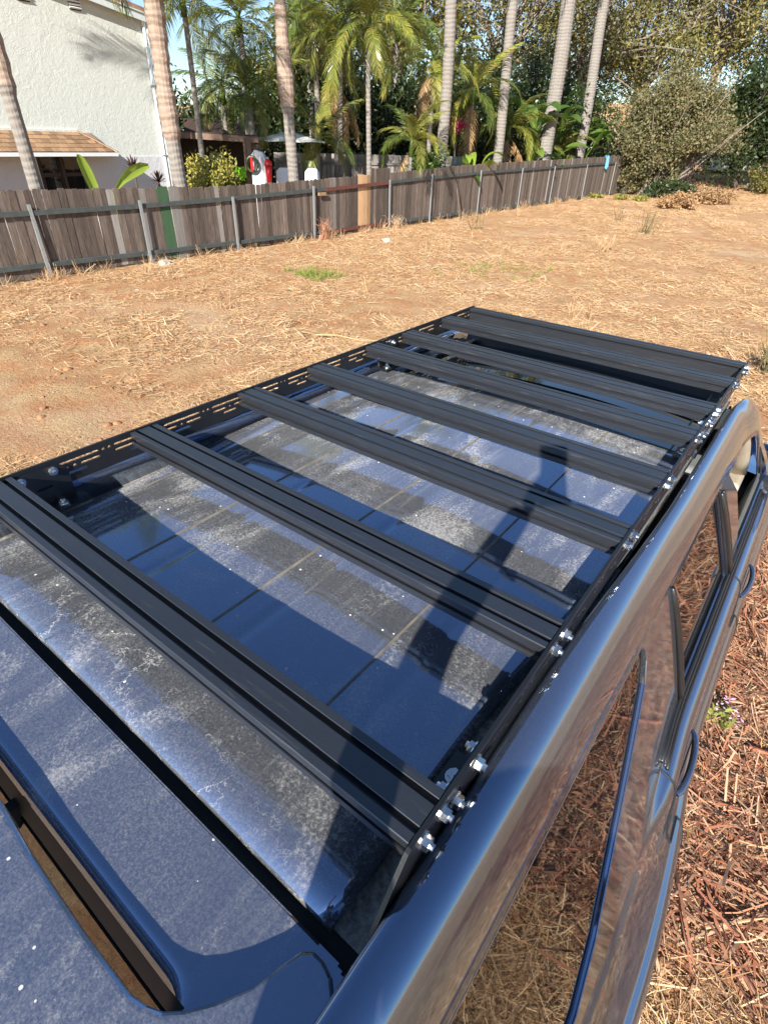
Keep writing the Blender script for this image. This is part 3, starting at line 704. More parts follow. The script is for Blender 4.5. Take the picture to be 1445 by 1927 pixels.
# dense dark planting behind the palms
HZ = [('dense dark tree filling the gap left behind the pergola', -22.0, 17.8, 1.6, (2.8, 2.8, 2.3)), ('dense dark tree rising right behind the white umbrella', -19.5, 20.5, 2.6, (2.4, 2.4, 2.6)),
      ('black-green hedge tree behind the palm with the dead brown skirt', -18.2, 23.0, 2.6, (2.4, 2.4, 2.7)), ('black-green tree behind the young upright palm', -16.6, 25.2, 2.5, (2.4, 2.4, 2.6)),
      ('dark rounded tree behind the first bare palm trunk', -16.8, 28.8, 2.6, (2.6, 2.6, 2.8)), ('dark leafy mass between the second and third bare trunks', -16.2, 33.4, 2.8, (3.0, 3.0, 3.1)),
      ('dark leafy mass behind the fourth bare palm trunk', -15.6, 38.5, 3.0, (3.2, 3.2, 3.2))]
for i, (lb, x, y, cz, rad) in enumerate(HZ):
    broad(lb, x, y, cz, rad, 15000, .10, M['broad'], M['darkbark'], 100 + i, group='dark trees behind the garden palms', inner=.2, cs=.2, clumps=90)
broad('bushy olive tree against the sky above the pergola, left of the palms', -20.6, 21.6, 4.6, (2.5, 2.5, 2.2), 16000, .10, M['olive'], M['darkbark'], 120)
# thin-crowned tall trees behind
TT = [('tall thin-leaved tree high behind the brightest palm crown', -21, 29, 8.6, (4.5, 4.5, 3.6), 9000), ('sparse tall tree with pale bare limbs behind the first bare trunk', -20, 38, 9.0, (5.0, 5.0, 5.0), 10000),
      ('sparse tall tree with tangled limbs behind the third bare trunk', -17.5, 45, 9.5, (5.5, 5.5, 5.5), 11000), ('wide dark-limbed tree right of the fourth bare trunk', -15.5, 50, 9.0, (5.5, 5.5, 5.2), 12000),
      ('open golden-green tree with pale twisting branches above the grey-green bush', -11.0, 52, 11, (5.5, 5.5, 5.5), 12000), ('golden-green drooping tree at the top right corner', -6.2, 50, 10.5, (4.5, 4.5, 6.0), 13000)]
for i, (lb, x, y, cz, rad, n) in enumerate(TT):
    broad(lb, x, y, cz, rad, int(n * 1.3), .115, M['olive'], M['bark'], 140 + i, name='tall_tree', group='tall open trees at the back', inner=.3, cs=.13, clumps=100, limbs=34, tr=.26)
broad('dark shady tree with low hanging leaves at the right edge', -6.8, 47.5, 3.6, (3.4, 3.2, 3.0), 20000, .12, M['broad'], M['darkbark'], 160, inner=.2, cs=.18, clumps=90, limbs=22)
broad('low green bush at the right edge on the far side of the field', -4.6, 46.2, .9, (1.1, 1.1, .9), 5000, .07, M['olive'], M['darkbark'], 161, name='shrub', cat='bush', limbs=6, tr=.05)
# big grey-green bush at the end of the fence
def bush():
    t = thing('large_bush', 'big rounded grey-green bush swallowing the far end of the fence', 'bush', (-9.7, 39.3, 0))
    P_, C_ = crown_pts(60000, (2.95, 2.8, 2.6), 171, .25, 130, .15, .14)
    P_ = P_ + [0, 0, 3.15]; P2, _ = crown_pts(9000, (1.9, 1.8, 1.3), 172, .2, 50, .2); P2 = P2 + [-.7, -.2, 1.3]
    P_ = np.vstack([P_, P2]); k = (P_[:, 2] < 2.2) & (P_[:, 0] > 1.3); P_ = P_[~k & (P_[:, 2] > .05)]
    obj('foliage', leaves(P_, .075, M['bushleaf'], seed=171), t)
    mb = MB(); rs = random.Random(5)
    for i in range(34):
        b = Vector((rs.gauss(-.3, .35), rs.gauss(0, .3), 0)); e = Vector((rs.gauss(.2, 1.7), rs.gauss(0, 1.2), rs.uniform(2.6, 5.0))); m_ = b.lerp(e, .45) + Vector((rs.gauss(0, .2), rs.gauss(0, .2), -.2))
        mb.tube([b, m_, e], [.07, .045, .012], 5)
    mb.build('stems', M['bark'], t)
bush()
def paddle(L, W, mat, bend=.9, seed=0):
    n = 9; V = []; Fc = []; p = Vector((0, 0, 0)); e = 1.25
    for i in range(n):
        t = i / (n - 1); w = W * math.sin(math.pi * min(1, (t * .92 + .06))) ** .55 * (1 if t < .97 else .3)
        V += [p + Vector((0, -w / 2, w * .16)), p, p + Vector((0, w / 2, w * .16))]
        p = p + Vector((math.cos(e), 0, math.sin(e))) * L / (n - 1); e -= bend / (n - 1) * (1 + t)
    for i in range(n - 1):
        a = i * 3; Fc += [(a, a + 1, a + 4, a + 3), (a + 1, a + 2, a + 5, a + 4)]
    return mesh_np('leaf', V, Fc, mat, True)
def banana(label, x, y, base, nl, L, W, mat, seed, name='banana_plant', group=None, spread=.35):
    rs = random.Random(seed); t = thing(name, label, 'banana plant', (x, y, float(gz(x, y))), 0, group)
    pad = [paddle(L, W, mat, b_) for b_ in (.5, 1.1, 1.7)]
    for i in range(nl):
        az = i * 2.4 + rs.uniform(-.3, .3); hz = base * rs.uniform(.45, 1.0); r_ = spread * rs.random()
        q = Vector((r_ * math.cos(az), r_ * math.sin(az), hz))
        f = obj('leaf', rs.choice(pad), t, loc=q, rot=(rs.uniform(-.4, .4), rs.uniform(.0, .7), az), sc=rs.uniform(.75, 1.15))
        MB().tube([(q.x * .3, q.y * .3, 0), q * .6 + Vector((0, 0, hz * .2)), q], [.05, .035, .018], 5).build('stalk', mat, t)
    return t
banana('giant broad-leaved plant left of the thickest bare trunk', -13.0, 29.0, 3.4, 18, 1.5, .5, M['banana'], 1, group='giant paddle-leaved plants')
banana('giant paddle-leaved clump between the thickest and the rightmost bare trunks', -13.5, 32.2, 3.8, 22, 1.6, .52, M['banana'], 2, group='giant paddle-leaved plants', spread=.8)
banana('dark paddle-leaved clump behind the rightmost bare trunk', -13.4, 36.2, 3.4, 20, 1.6, .5, M['banana'], 3, group='giant paddle-leaved plants', spread=.9)
banana('sunlit yellow-green banana plants between the first two bare trunks', -12.5, 22.2, 1.7, 18, 1.0, .34, M['bananalight'], 4, spread=.9)
banana('green leafy plant at the foot of the first bare trunk', -12.3, 20.9, 1.3, 14, .8, .28, M['banana'], 5, spread=.5)
banana('low yellow-green leaves before the thickest bare trunk', -12.3, 28.0, 1.3, 12, .9, .3, M['banana'], 6, spread=.7)
for lb, y0, prof in (('bright yellow-green upright leaf blade in front of the dark door edge', 6.35, [((0, 1.2), .03), ((-.03, 1.45), .10), ((-.10, 1.72), .11), ((-.17, 1.94), .08), ((-.20, 2.02), .02)]),
                     ('broad green folded leaf reaching right under the dark red spiky plant', 6.75, [((0, 1.35), .02), ((.25, 1.56), .07), ((.5, 1.70), .11), ((.75, 1.78), .10), ((.95, 1.82), .03)])):
    t = thing('paddle_leaf_plant', lb, 'plant', (-12.15, y0, 0)); V = []
    for k, ((a, b), w) in enumerate(prof):
        n_ = Vector((0, prof[min(k + 1, 4)][0][0] - prof[max(k - 1, 0)][0][0], prof[min(k + 1, 4)][0][1] - prof[max(k - 1, 0)][0][1])).normalized(); q = Vector((0, -n_.z, n_.y))
        V += [Vector((.03, a, b)) + q * w, Vector((-.02, a, b)), Vector((.05, a, b)) - q * w]
    obj('leaf', mesh_np('leaf', V, [f for k in range(4) for f in ((3 * k, 3 * k + 1, 3 * k + 4, 3 * k + 3), (3 * k + 1, 3 * k + 2, 3 * k + 5, 3 * k + 4))], M['bananalight'], True), t)
    MB().tube([(0, 0, 0), (0, prof[0][0][0], prof[0][0][1])], .02, 6).build('stalk', M['bananalight'], t)
def spiky(label, x, y, z, r, n, seed):
    rs = random.Random(seed); t = thing('spiky_cordyline', label, 'plant', (x, y, 0)); MB().tube([(0, 0, 0), (.02, .02, z)], .02, 6).build('stem', M['darkbark'], t)
    V = []; Fc = []
    for i in range(n):
        az = rs.uniform(0, 6.28); el = rs.uniform(-.1, 1.4); d = Vector((math.cos(az) * math.cos(el), math.sin(az) * math.cos(el), math.sin(el))); s = d.cross(Vector((0, 0, 1))).normalized() * .016; b = len(V)
        o_ = Vector((0.02, .02, z)); V += [o_ - s, o_ + s, o_ + d * r * .6 + s, o_ + d * r * .6 - s, o_ + d * r + Vector((0, 0, -.04)), o_ + d * r + Vector((0, 0, -.04)) + s * .1]; Fc += [(b, b + 1, b + 2, b + 3), (b + 3, b + 2, b + 5, b + 4)]
    obj('leaves', mesh_np('leaves', V, Fc, M['cordyline']), t)
spiky('dark red spiky plant against the white wall, the higher of two', -12.4, 7.45, 1.72, .34, 46, 3)
spiky('dark red spiky plant next to the downpipe, the lower of two', -12.3, 7.95, 1.48, .30, 40, 4)
def shrub(label, x, y, cz, rad, n, size, mat, seed, cat='shrub', name='shrub'):
    return broad(label, x, y, cz, rad, n, size, mat, M['darkbark'], seed, name=name, cat=cat, limbs=8, tr=.03, clumps=50, cs=.22)
shrub('sunny yellow-green bamboo-like shrub right of the shaggy palm', -12.75, 9.9, 1.2, (.55, .7, .75), 6500, .055, M['yellowleaf'], 201)
shrub('magenta flowering bougainvillea right of the first bare trunk', -13.6, 22.6, 2.95, (.35, .35, .25), 900, .06, M['pink'], 202)
shrub('light green leafy shrub left of the first bare trunk at the fence', -12.3, 18.9, 1.5, (.6, .7, .55), 2500, .07, M['banana'], 203)
shrub('golden-brown low weed clump in the field below the big bush', -6.4, 31.5, .28, (.75, .75, .35), 3500, .06, M['palmdead'], 204, name='dry_weed_clump', cat='weed')
shrub('second golden-brown weed clump behind the first', -6.0, 36.5, .3, (1.0, .9, .35), 3500, .07, M['palmdead'], 205, name='dry_weed_clump', cat='weed')
shrub('dark green weeds at the foot of the big bush', -8.4, 37.4, .4, (1.2, .9, .45), 4000, .07, M['broad'], 206)
for i, (x, y) in enumerate(((-11.0, 33.6), (-9.9, 34.2), (-9.0, 34.5))):
    shrub(['small bright green weed at the fence, left of three before the bush', 'small bright green weed before the bush, the middle of three', 'small bright green weed before the bush, the right of three'][i], x, y, .12, (.4, .3, .14), 420, .06, M['yellowleaf'], 210 + i, name='green_weed', cat='weed')

# ------------------------------------------------------------------ patio things beyond the fence
pg = thing('pergola', 'dark flat-roofed pergola with brown beam behind the house corner', 'pergola', (-15.6, 11.5, 0))
def pp(mb, n, mat): o = mb.build(n, mat, pg); o.location = (15.6, -11.5, 0); return o
A = Vector((-16.6, 9.6, 0)); B = Vector((-14.35, 12.9, 0)); dAB = (B - A).normalized(); nAB = Vector((-dAB.y, dAB.x, 0))
pp(MB().bar(A + Vector((0, 0, 2.42)), B + Vector((0, 0, 2.30)), .06, .15), 'front_beam', M['pergwood'])
for i in range(12):
    q = A.lerp(B, i / 11); z = 2.42 - .12 * i / 11
    pp(MB().bar(q + nAB * .05 + Vector((0, 0, z - .05)), q + nAB * 3 + Vector((0, 0, z - .05)), .05, .12), 'rafter', M['darkwood'])
pp(MB().add([A + Vector((0, 0, 2.5)), B + Vector((.02, .02, 2.385)), B + nAB * 3.1 + Vector((0, 0, 2.385)), A + nAB * 3.1 + Vector((0, 0, 2.5)), A + Vector((0, 0, 2.53)), B + Vector((.02, .02, 2.415)), B + nAB * 3.1 + Vector((0, 0, 2.415)), A + nAB * 3.1 + Vector((0, 0, 2.53))],
   [(0, 1, 2, 3), (4, 5, 6, 7), (0, 1, 5, 4), (1, 2, 6, 5), (2, 3, 7, 6), (3, 0, 4, 7)]), 'roof', M['darkwood'])
for q in (A, B - dAB * .35, A + nAB * 2.9, B + nAB * 2.9): pp(MB().bar(q + Vector((0, 0, 0)), q + Vector((0, 0, 2.3)), .16, .16, (0, 1, 0)), 'post', M['pergwood'])
pp(MB().box((-17.2, 13.4, 1.2), (2.6, .06, 2.3), Matrix.Rotation(R(56), 3, 'Z')), 'back_screen', M['darkwood'])
pl = thing('stucco_pillar', 'white stucco pillar with rounded top standing in front of the pergola', 'pillar', (-14.25, 12.75, 0))
MB().prism([(-.25, 0), (.25, 0), (.23, 1.85), (.15, 2.0), (-.07, 2.06), (-.19, 1.92)], -.15, .15, lambda p, a: (p[0] * .8 - a * .6, p[0] * .6 + a * .8, p[1])).build('shaft', M['stucco_w'], pl, bevel=.03)
wr = thing('wreath', 'green round wreath with a red bow hung on the white pillar', 'wreath', (-14.20, 12.44, 1.70))
mb = MB(); mb.tube([(.0 + .16 * math.cos(a) * .8, .16 * math.cos(a) * .6 , .19 * math.sin(a)) for a in np.linspace(0, 6.283, 17)], .04, 6, False); mb.build('ring', M['broad'], wr)
mb = MB(); mb.box((.03, -.03, .05), (.07, .05, .26)); mb.box((.05, -.04, -.1), (.10, .04, .12)); mb.build('bow', simple('red_ribbon', (.6, .02, .02), .5), wr, bevel=.01)
tag(obj('lime_decoration', leaves(crown_pts(300, (.14, .14, .14), 9)[0], .05, simple('lime_foil', (.35, .75, .03), .5)), loc=(-14.5, 12.25, 1.45)), 'small lime green decoration just below the wreath', 'decoration')
rg = thing('red_grill', 'bright red upright object with domed top beside the white pillar', 'grill', (-13.95, 12.85, 0)); red = simple('bright_red_enamel', (.62, .015, .015), .35)
MB().lathe([(.0, 1.84), (.05, 1.83), (.11, 1.76), (.125, 1.68), (.12, 1.66), (.0, 1.66)], n=16).build('lid', red, rg, smooth=True)
MB().lathe([(.0, 1.15), (.06, 1.17), (.09, 1.4), (.11, 1.645), (.0, 1.65)], n=16).build('bowl', red, rg, smooth=True)
MB().lathe([(.0, 1.90), (.03, 1.89), (.03, 1.83)], n=8).build('knob', M['galv'], rg)
for k in range(3): MB().cyl((.1 * math.cos(k * 2.1), .1 * math.sin(k * 2.1), 0), (.06 * math.cos(k * 2.1), .06 * math.sin(k * 2.1), 1.2), .012).build('leg', M['galv'], rg)
for i, (x, y, lb) in enumerate(((-13.75, 13.28, 'white patio chair back left of the bulging palm trunk, above the fence'), (-13.2, 13.95, 'white patio chair back right of the bulging palm trunk, above the fence'))):
    ch = thing('patio_chair', lb, 'chair', (x, y, .78), R(37), 'white patio chairs')
    MB().prism([(-.24, .42), (.24, .42), (.22, .74), (.12, .84), (-.12, .84), (-.22, .74)], -.02, .02, lambda p, a: (p[0], a, p[1])).build('backrest', M['white'], ch, bevel=.01)
    MB().box((0, .22, .40), (.46, .44, .04)).build('seat', M['white'], ch, bevel=.01)
    for sx in (-.2, .2):
        for sy in (.02, .42): MB().cyl((sx, sy, 0), (sx, sy, .4), .018).build('leg', M['white'], ch)
tag(MB().box((-13.5, 13.6, .35), (1.6, 1.6, .7)).build('patio_deck', M['concrete']), kind='structure')
um = thing('patio_umbrella', 'open white square patio umbrella behind the bulging palm trunk', 'umbrella', (-14.5, 14.3, 0))
V = []; n = 8
for k in range(n):
    a = 2 * math.pi * k / n + .3; V += [(1.25 * math.cos(a), 1.25 * math.sin(a), 2.28)]
    a2 = a + math.pi / n; V += [(1.13 * math.cos(a2), 1.13 * math.sin(a2), 2.30)]
V.append((0, 0, 2.54)); mb = MB(); mb.add(V, [(i, (i + 1) % 16, 16) for i in range(16)]); cp = mb.build('canopy', simple('white_canvas', (.82, .80, .72), .9, 0, .04), um); s_ = cp.modifiers.new('s', 'SOLIDIFY'); s_.thickness = .012
MB().cyl((0, 0, 0), (0, 0, 2.63), .025).build('pole', M['galv'], um)
for k in range(8): a = 2 * math.pi * k / 8 + .3; MB().bar((.02 * math.cos(a), .02 * math.sin(a), 2.54), (1.2 * math.cos(a), 1.2 * math.sin(a), 2.265), .015).build('rib', M['galv'], um)
gb = thing('small_gabled_shed', 'small white gable with dark roof peeking above the pergola', 'shed', (-20.2, 14.6, -.42), R(-38))
MB().prism([(-1, 0), (1, 0), (1, 2.45), (0, 3.2), (-1, 2.45)], 0, 2.5, lambda p, a: (p[0] * .7, a, p[1])).build('wall', M['white'], gb)

MB().prism([(-.9, 2.40), (0, 3.21), (.9, 2.40), (.9, 2.44), (0, 3.26), (-.9, 2.44)], -.03, 2.6, lambda p, a: (p[0], a, p[1])).build('roof', M['darkwood'], gb)
gf = thing('garden_fence', 'plain pale grey board fence deep in the garden behind the umbrella', 'fence', (-17.2, 16.2, 0)); d_ = Vector((3.9, 5.5, 0)).normalized()
for i in range(52):
    q = d_ * i * .152; MB().box((0, 0, .95), (.02, .142, 1.9 + random.gauss(0, .01))).build('board', M['fence_far'], gf, loc=q, rot=(0, 0, math.atan2(-d_.x, d_.y)))
MB().bar(Vector((.04, -.03, 1.6)), d_ * 7.9 + Vector((.04, -.03, 1.6)), .03, .08).build('rail', M['fence_far'], gf)
th = thing('tile_roofed_house', 'bit of a white house with orange tiled roof between the first two bare trunks', 'house', (-19.5, 34.5, 0), R(-30))
MB().box((0, 0, 1.9), (3, 3, 3.8)).build('wall', M['stucco_w'], th); MB().prism([(-1.8, 3.8), (1.8, 3.8), (0, 4.5)], -1.8, 1.8, lambda p, a: (p[0], a, p[1])).build('roof', simple('orange_tile', (.5, .18, .08), .9), th)
wh = thing('white_roofed_house', 'small piece of white roofed building glimpsed right of the big bush', 'house', (-9.3, 58, 1), R(10))
MB().box((0, 0, 2.2), (3, 3, 4.4)).build('wall', M['white'], wh); MB().prism([(-2, 4.4), (2, 4.4), (0, 5.6)], -1.8, 1.8, lambda p, a: (p[0], a, p[1])).build('roof', M['white'], wh)

# ------------------------------------------------------------------ weeds in the field
def weed(label, x, y, h, n, mat, seed, name='dry_weed', r=.2, w=.008):
    rs = random.Random(seed); t = MB()
    for i in range(n):
        a = rs.uniform(0, 6.28); q = Vector((rs.gauss(0, r * .25), rs.gauss(0, r * .25), 0)); e = q + Vector((math.cos(a) * r * rs.random(), math.sin(a) * r * rs.random(), h * rs.uniform(.5, 1)))
        m_ = q.lerp(e, .5) + Vector((rs.gauss(0, .02), rs.gauss(0, .02), 0)); t.tube([q, m_, e], [w, w * .8, w * .3], 4)
        for j in range(3): e2 = m_.lerp(e, rs.random()) ; t.tube([e2, e2 + Vector((rs.gauss(0, .06), rs.gauss(0, .06), rs.uniform(.02, .1)))], [w * .6, w * .2], 3)
    return tag(t.build(name, mat, loc=(x, y, float(gz(x, y)))), label, 'weed')
gw = M['bushleaf']
weed('tall grey-green weed standing in the middle right of the field', -4.9, 21.3, .85, 26, gw, 1, r=.5)
weed('thin dead stalks leaning in the field left of the tall grey-green weed', -4.6, 16.4, .5, 12, M['straw'], 2, r=.4)
weed('bare white twig upright in the field centre', -5.5, 10.2, .36, 5, M['straw'], 3, r=.16, w=.006)
weed('brown dead weed against the fence at the fourth post', -11.2, 12.3, .55, 40, M['redstalk'], 4, r=.25, w=.006)
weed('dry vine tangle at the foot of the right rust-rail post', -11.15, 15.6, .4, 26, M['straw'], 5, r=.3, w=.006)
weed('grey weed stalks right of the dry vine tangle', -9.3, 17.6, .6, 12, gw, 6, r=.4)
weed('pair of thin stalks in the field below the fence end', -6.9, 24.5, .7, 8, gw, 7, r=.35)
weed('thin dark stalk rising left of the rack front end', -2.2, 9.0, .35, 3, M['redstalk'], 8, r=.1, w=.005)
weed('leafy dark weed at the right edge beyond the rack', .55, 8.3, .55, 30, gw, 9, r=.3)
weed('second dark weed right of the car front', 1.0, 7.6, .5, 30, gw, 10, r=.3)
def twig(label, pts, r, mat=M['straw']): tag(MB().tube(pts, [r] + [r * .8] * (len(pts) - 2) + [r * .3], 6).build('dry_branch', mat), label, 'branch')
twig('long pale dry branch on the ground behind the left rack rail', [(-5.0, 5.4, .04), (-4.7, 5.55, .06), (-4.35, 5.6, .05), (-4.0, 5.85, .05), (-3.6, 5.95, .04)], .011)
twig('pale forked branch on the ground left of the rack middle', [(-4.3, 3.35, .04), (-4.0, 3.45, .06), (-3.7, 3.7, .05), (-3.35, 3.75, .04)], .009)
twig('thick brown stalk lying beside the rear door', [(1.25, 1.9, .05), (1.6, 1.95, .08), (2.2, 2.1, .06)], .012, M['redstalk'])
twig('pale straight stalk lying across the straw at the lower right', [(1.25, .95, .05), (1.5, 1.2, .07), (1.9, 1.35, .05)], .006)
t = obj('green_grass_patch', None); bpy.data.objects.remove(t)
cg = clump_collection('green_tuft', [(40, .08, .2, .007, .9, .06, .5) for _ in range(3)], M['greengrass'])
Pg = np.column_stack([rng.normal(-8.05, .28, 40), rng.normal(8.55, .22, 40), np.zeros(40)]); Pg2 = np.column_stack([rng.normal(-5.6, .5, 26), rng.normal(11.5, .5, 26), np.zeros(26)])
scatter('green_grass', np.vstack([Pg, Pg2]), np.full(66, .8), cg)
fl = thing('flowering_weed', 'tiny green weed with pale purple flowers beside the rear door handle', 'weed', (1.10, 1.98, 0))
obj('leaves', leaves(crown_pts(90, (.07, .07, .04), 3)[0] + [0, 0, .08], .018, M['greengrass']), fl); obj('flowers', leaves(crown_pts(34, (.08, .08, .04), 4)[0] + [0, 0, .12], .012, simple('pale_purple_petal', (.65, .42, .62), .6)), fl)

# ------------------------------------------------------------------ the car
car = thing('parked_suv', 'dusty dark blue SUV seen from above its right rear corner', 'car', (0, 1.3, 0))
def cpt(mb, name, mat, par=None, **k):
    o = mb.build(name, mat, par or car, **k)
    if par is None: o.location = (0, -1.3, 0)
    return o
def cmesh(name, me, par=None):
    return obj(name, me, par or car, loc=(0, -1.3, 0) if par is None else (0, 0, 0))
K = .27
def sm(t): t = max(0, min(1, t)); return t * t * (3 - 2 * t)
def gx_at(z, y=2): return .705 + (1.56 - z) * (K + .075 * sm((1.0 - y) / .7))
def wide(y, z): return .0385 * sm((1.0 - y) / .7) + (.026 * sm((1.25 - y) / .6) * sm((.86 - z) / .1))
def shoulder(px, pz, y):
    if pz < .793 or pz > 1.04: return 0
    f = .842 + (1.045 - pz) / .25 * .092 - .012 * math.sin((1.045 - pz) / .255 * 3.14)
    return (f - px) * sm((.72 - y) / .35)
XR = [-.512, -.245, .048, .340]
def roofz(x, y):
    z = 1.702 - .022 * (x / .53) ** 2
    z -= .05 * max(0, (y - 1.0)) ** 2
    for xi in (-.434, -.175, .118, .41):         # shallow pressed channels beside each seam
        z -= .0035 * (1 / (1 + math.exp(-(x - xi + .0) / .006)) - 1 / (1 + math.exp(-(x - xi - .183 + .0) / .006))) * 0 + .0018 * math.exp(-((x - xi) / .014) ** 2)
    return z
xs = np.unique(np.concatenate([np.linspace(-.53, .53, 54)] + [np.linspace(a - .03, a + .03, 13) for a in (-.434, -.175, .118, .41)])); ys = np.concatenate([np.linspace(-.300, 1.32, 40)])
def sheet(xs, ys, zf, name, mat, smooth=True):
    V = [(x, y, zf(x, y)) for x in xs for y in ys]; n = len(ys)
    Fc = [(i * n + j, (i + 1) * n + j, (i + 1) * n + j + 1, i * n + j + 1) for i in range(len(xs) - 1) for j in range(n - 1)]
    return mesh_np(name, V, Fc, mat, smooth)
def rw_(y): return (.553 + .045 * sm(y / .6)) / .53
me_ = sheet(xs, ys, roofz, 'roof', M['paint'])
for v in me_.vertices:
    if abs(v.co.x) > .43: v.co.x = math.copysign(.43 + (abs(v.co.x) - .43) * (rw_(v.co.y) * .53 - .43) / .10, v.co.x)
roof = cmesh('roof', me_)
so_ = roof.modifiers.new('s', 'SOLIDIFY'); so_.thickness = .02; so_.offset = -1 if False else 1; so_.offset = -1
M['seam'] = simple('dirt_filled_seam', (.20, .175, .14), .85, 0, .4, 30)
for xi in XR:
    cpt(MB().tube([(xi, y, roofz(xi, y) + .0003) for y in np.linspace(-.11, 1.30, 20)], .0028, 6), 'roof_seam', M['seam'], roof)
# windscreen and front
def wsz(y): return 1.685 - .012 * max(0, y - 1.34) - .68 * .06 * math.log(1 + math.exp((y - 2.0) / .06))
cmesh('windscreen', sheet(np.linspace(-.606, .606, 20), np.linspace(1.335, 2.98, 30), lambda x, y: wsz(y) - .02 * (x / .58) ** 2, 'windscreen', M['tint']))
cmesh('hood', sheet(np.linspace(-.86, .86, 20), np.linspace(2.86, 3.55, 16), lambda x, y: 1.06 - .05 * (x / .86) ** 2 - .08 * (y - 2.86) - .40 * max(0, y - 3.25) ** 1.5 - .02, 'hood', M['paint_side']))
for s in (-1, 1):
    # roof gutter strip between the roof and the side
    g = [(.531, 1.680), (.534, 1.664), (.600, 1.661), (.6035, 1.668)]
    V = []; yg = np.linspace(-.295, 1.95, 30)
    for (gx_, gz_) in g:
        for yy in yg: V.append((s * gx_, yy, gz_ - (.02 * max(0, yy - 1.5) ** 2)))
    n = len(yg); cmesh('roof_gutter', mesh_np('roof_gutter', V, [(i * n + j, (i + 1) * n + j, (i + 1) * n + j + 1, i * n + j + 1) for i in range(3) for j in range(n - 1)], M['gutter'], True))
# side shell: cross profile swept along y, with the greenhouse left open for the windows
PU = [(.603, 1.655), (.605, 1.728), (.608, 1.739), (.615, 1.744), (.632, 1.743), (.652, 1.733), (.667, 1.718), (.680, 1.697), (.690, 1.668), (.698, 1.635), (.703, 1.600), (.705, 1.560)]
def dzf(y):       # how far the rail drops towards the windscreen pillar
    return .68 * .06 * math.log(1 + math.exp((y - 2.0) / .06))
def ptop(pz, y): return -.042 * sm((y - .1) / .9) * sm((pz - 1.56) / .18) + (.0 if y < .1 else 0)
def dxr(y):       # rail leans outwards as the A pillar comes down, and wraps in at the tail
    return .10 * max(0, y - 1.8) - .30 * max(0, -.75 - y) ** 1.3
yb = np.unique(np.concatenate([np.linspace(-1.05, 1.5, 44), np.linspace(1.5, 2.90, 40)]))
def swept(prof, ys_, fx, fz, name, mat, s):
    V = []; n = len(ys_)
    for (px, pz) in prof:
        for yy in ys_: V.append((s * (px + fx(px, pz, yy)), yy, pz + fz(px, pz, yy)))
    Fc = [(i * n + j, (i + 1) * n + j, (i + 1) * n + j + 1, i * n + j + 1) for i in range(len(prof) - 1) for j in range(n - 1)]
    return mesh_np(name, V, Fc, mat, True)
def tailin(y): return -.55 * max(0, -.80 - y) ** 1.5
def corner(px, y):    # rear edge of the panel curls outward from the gutter corner
    return 0
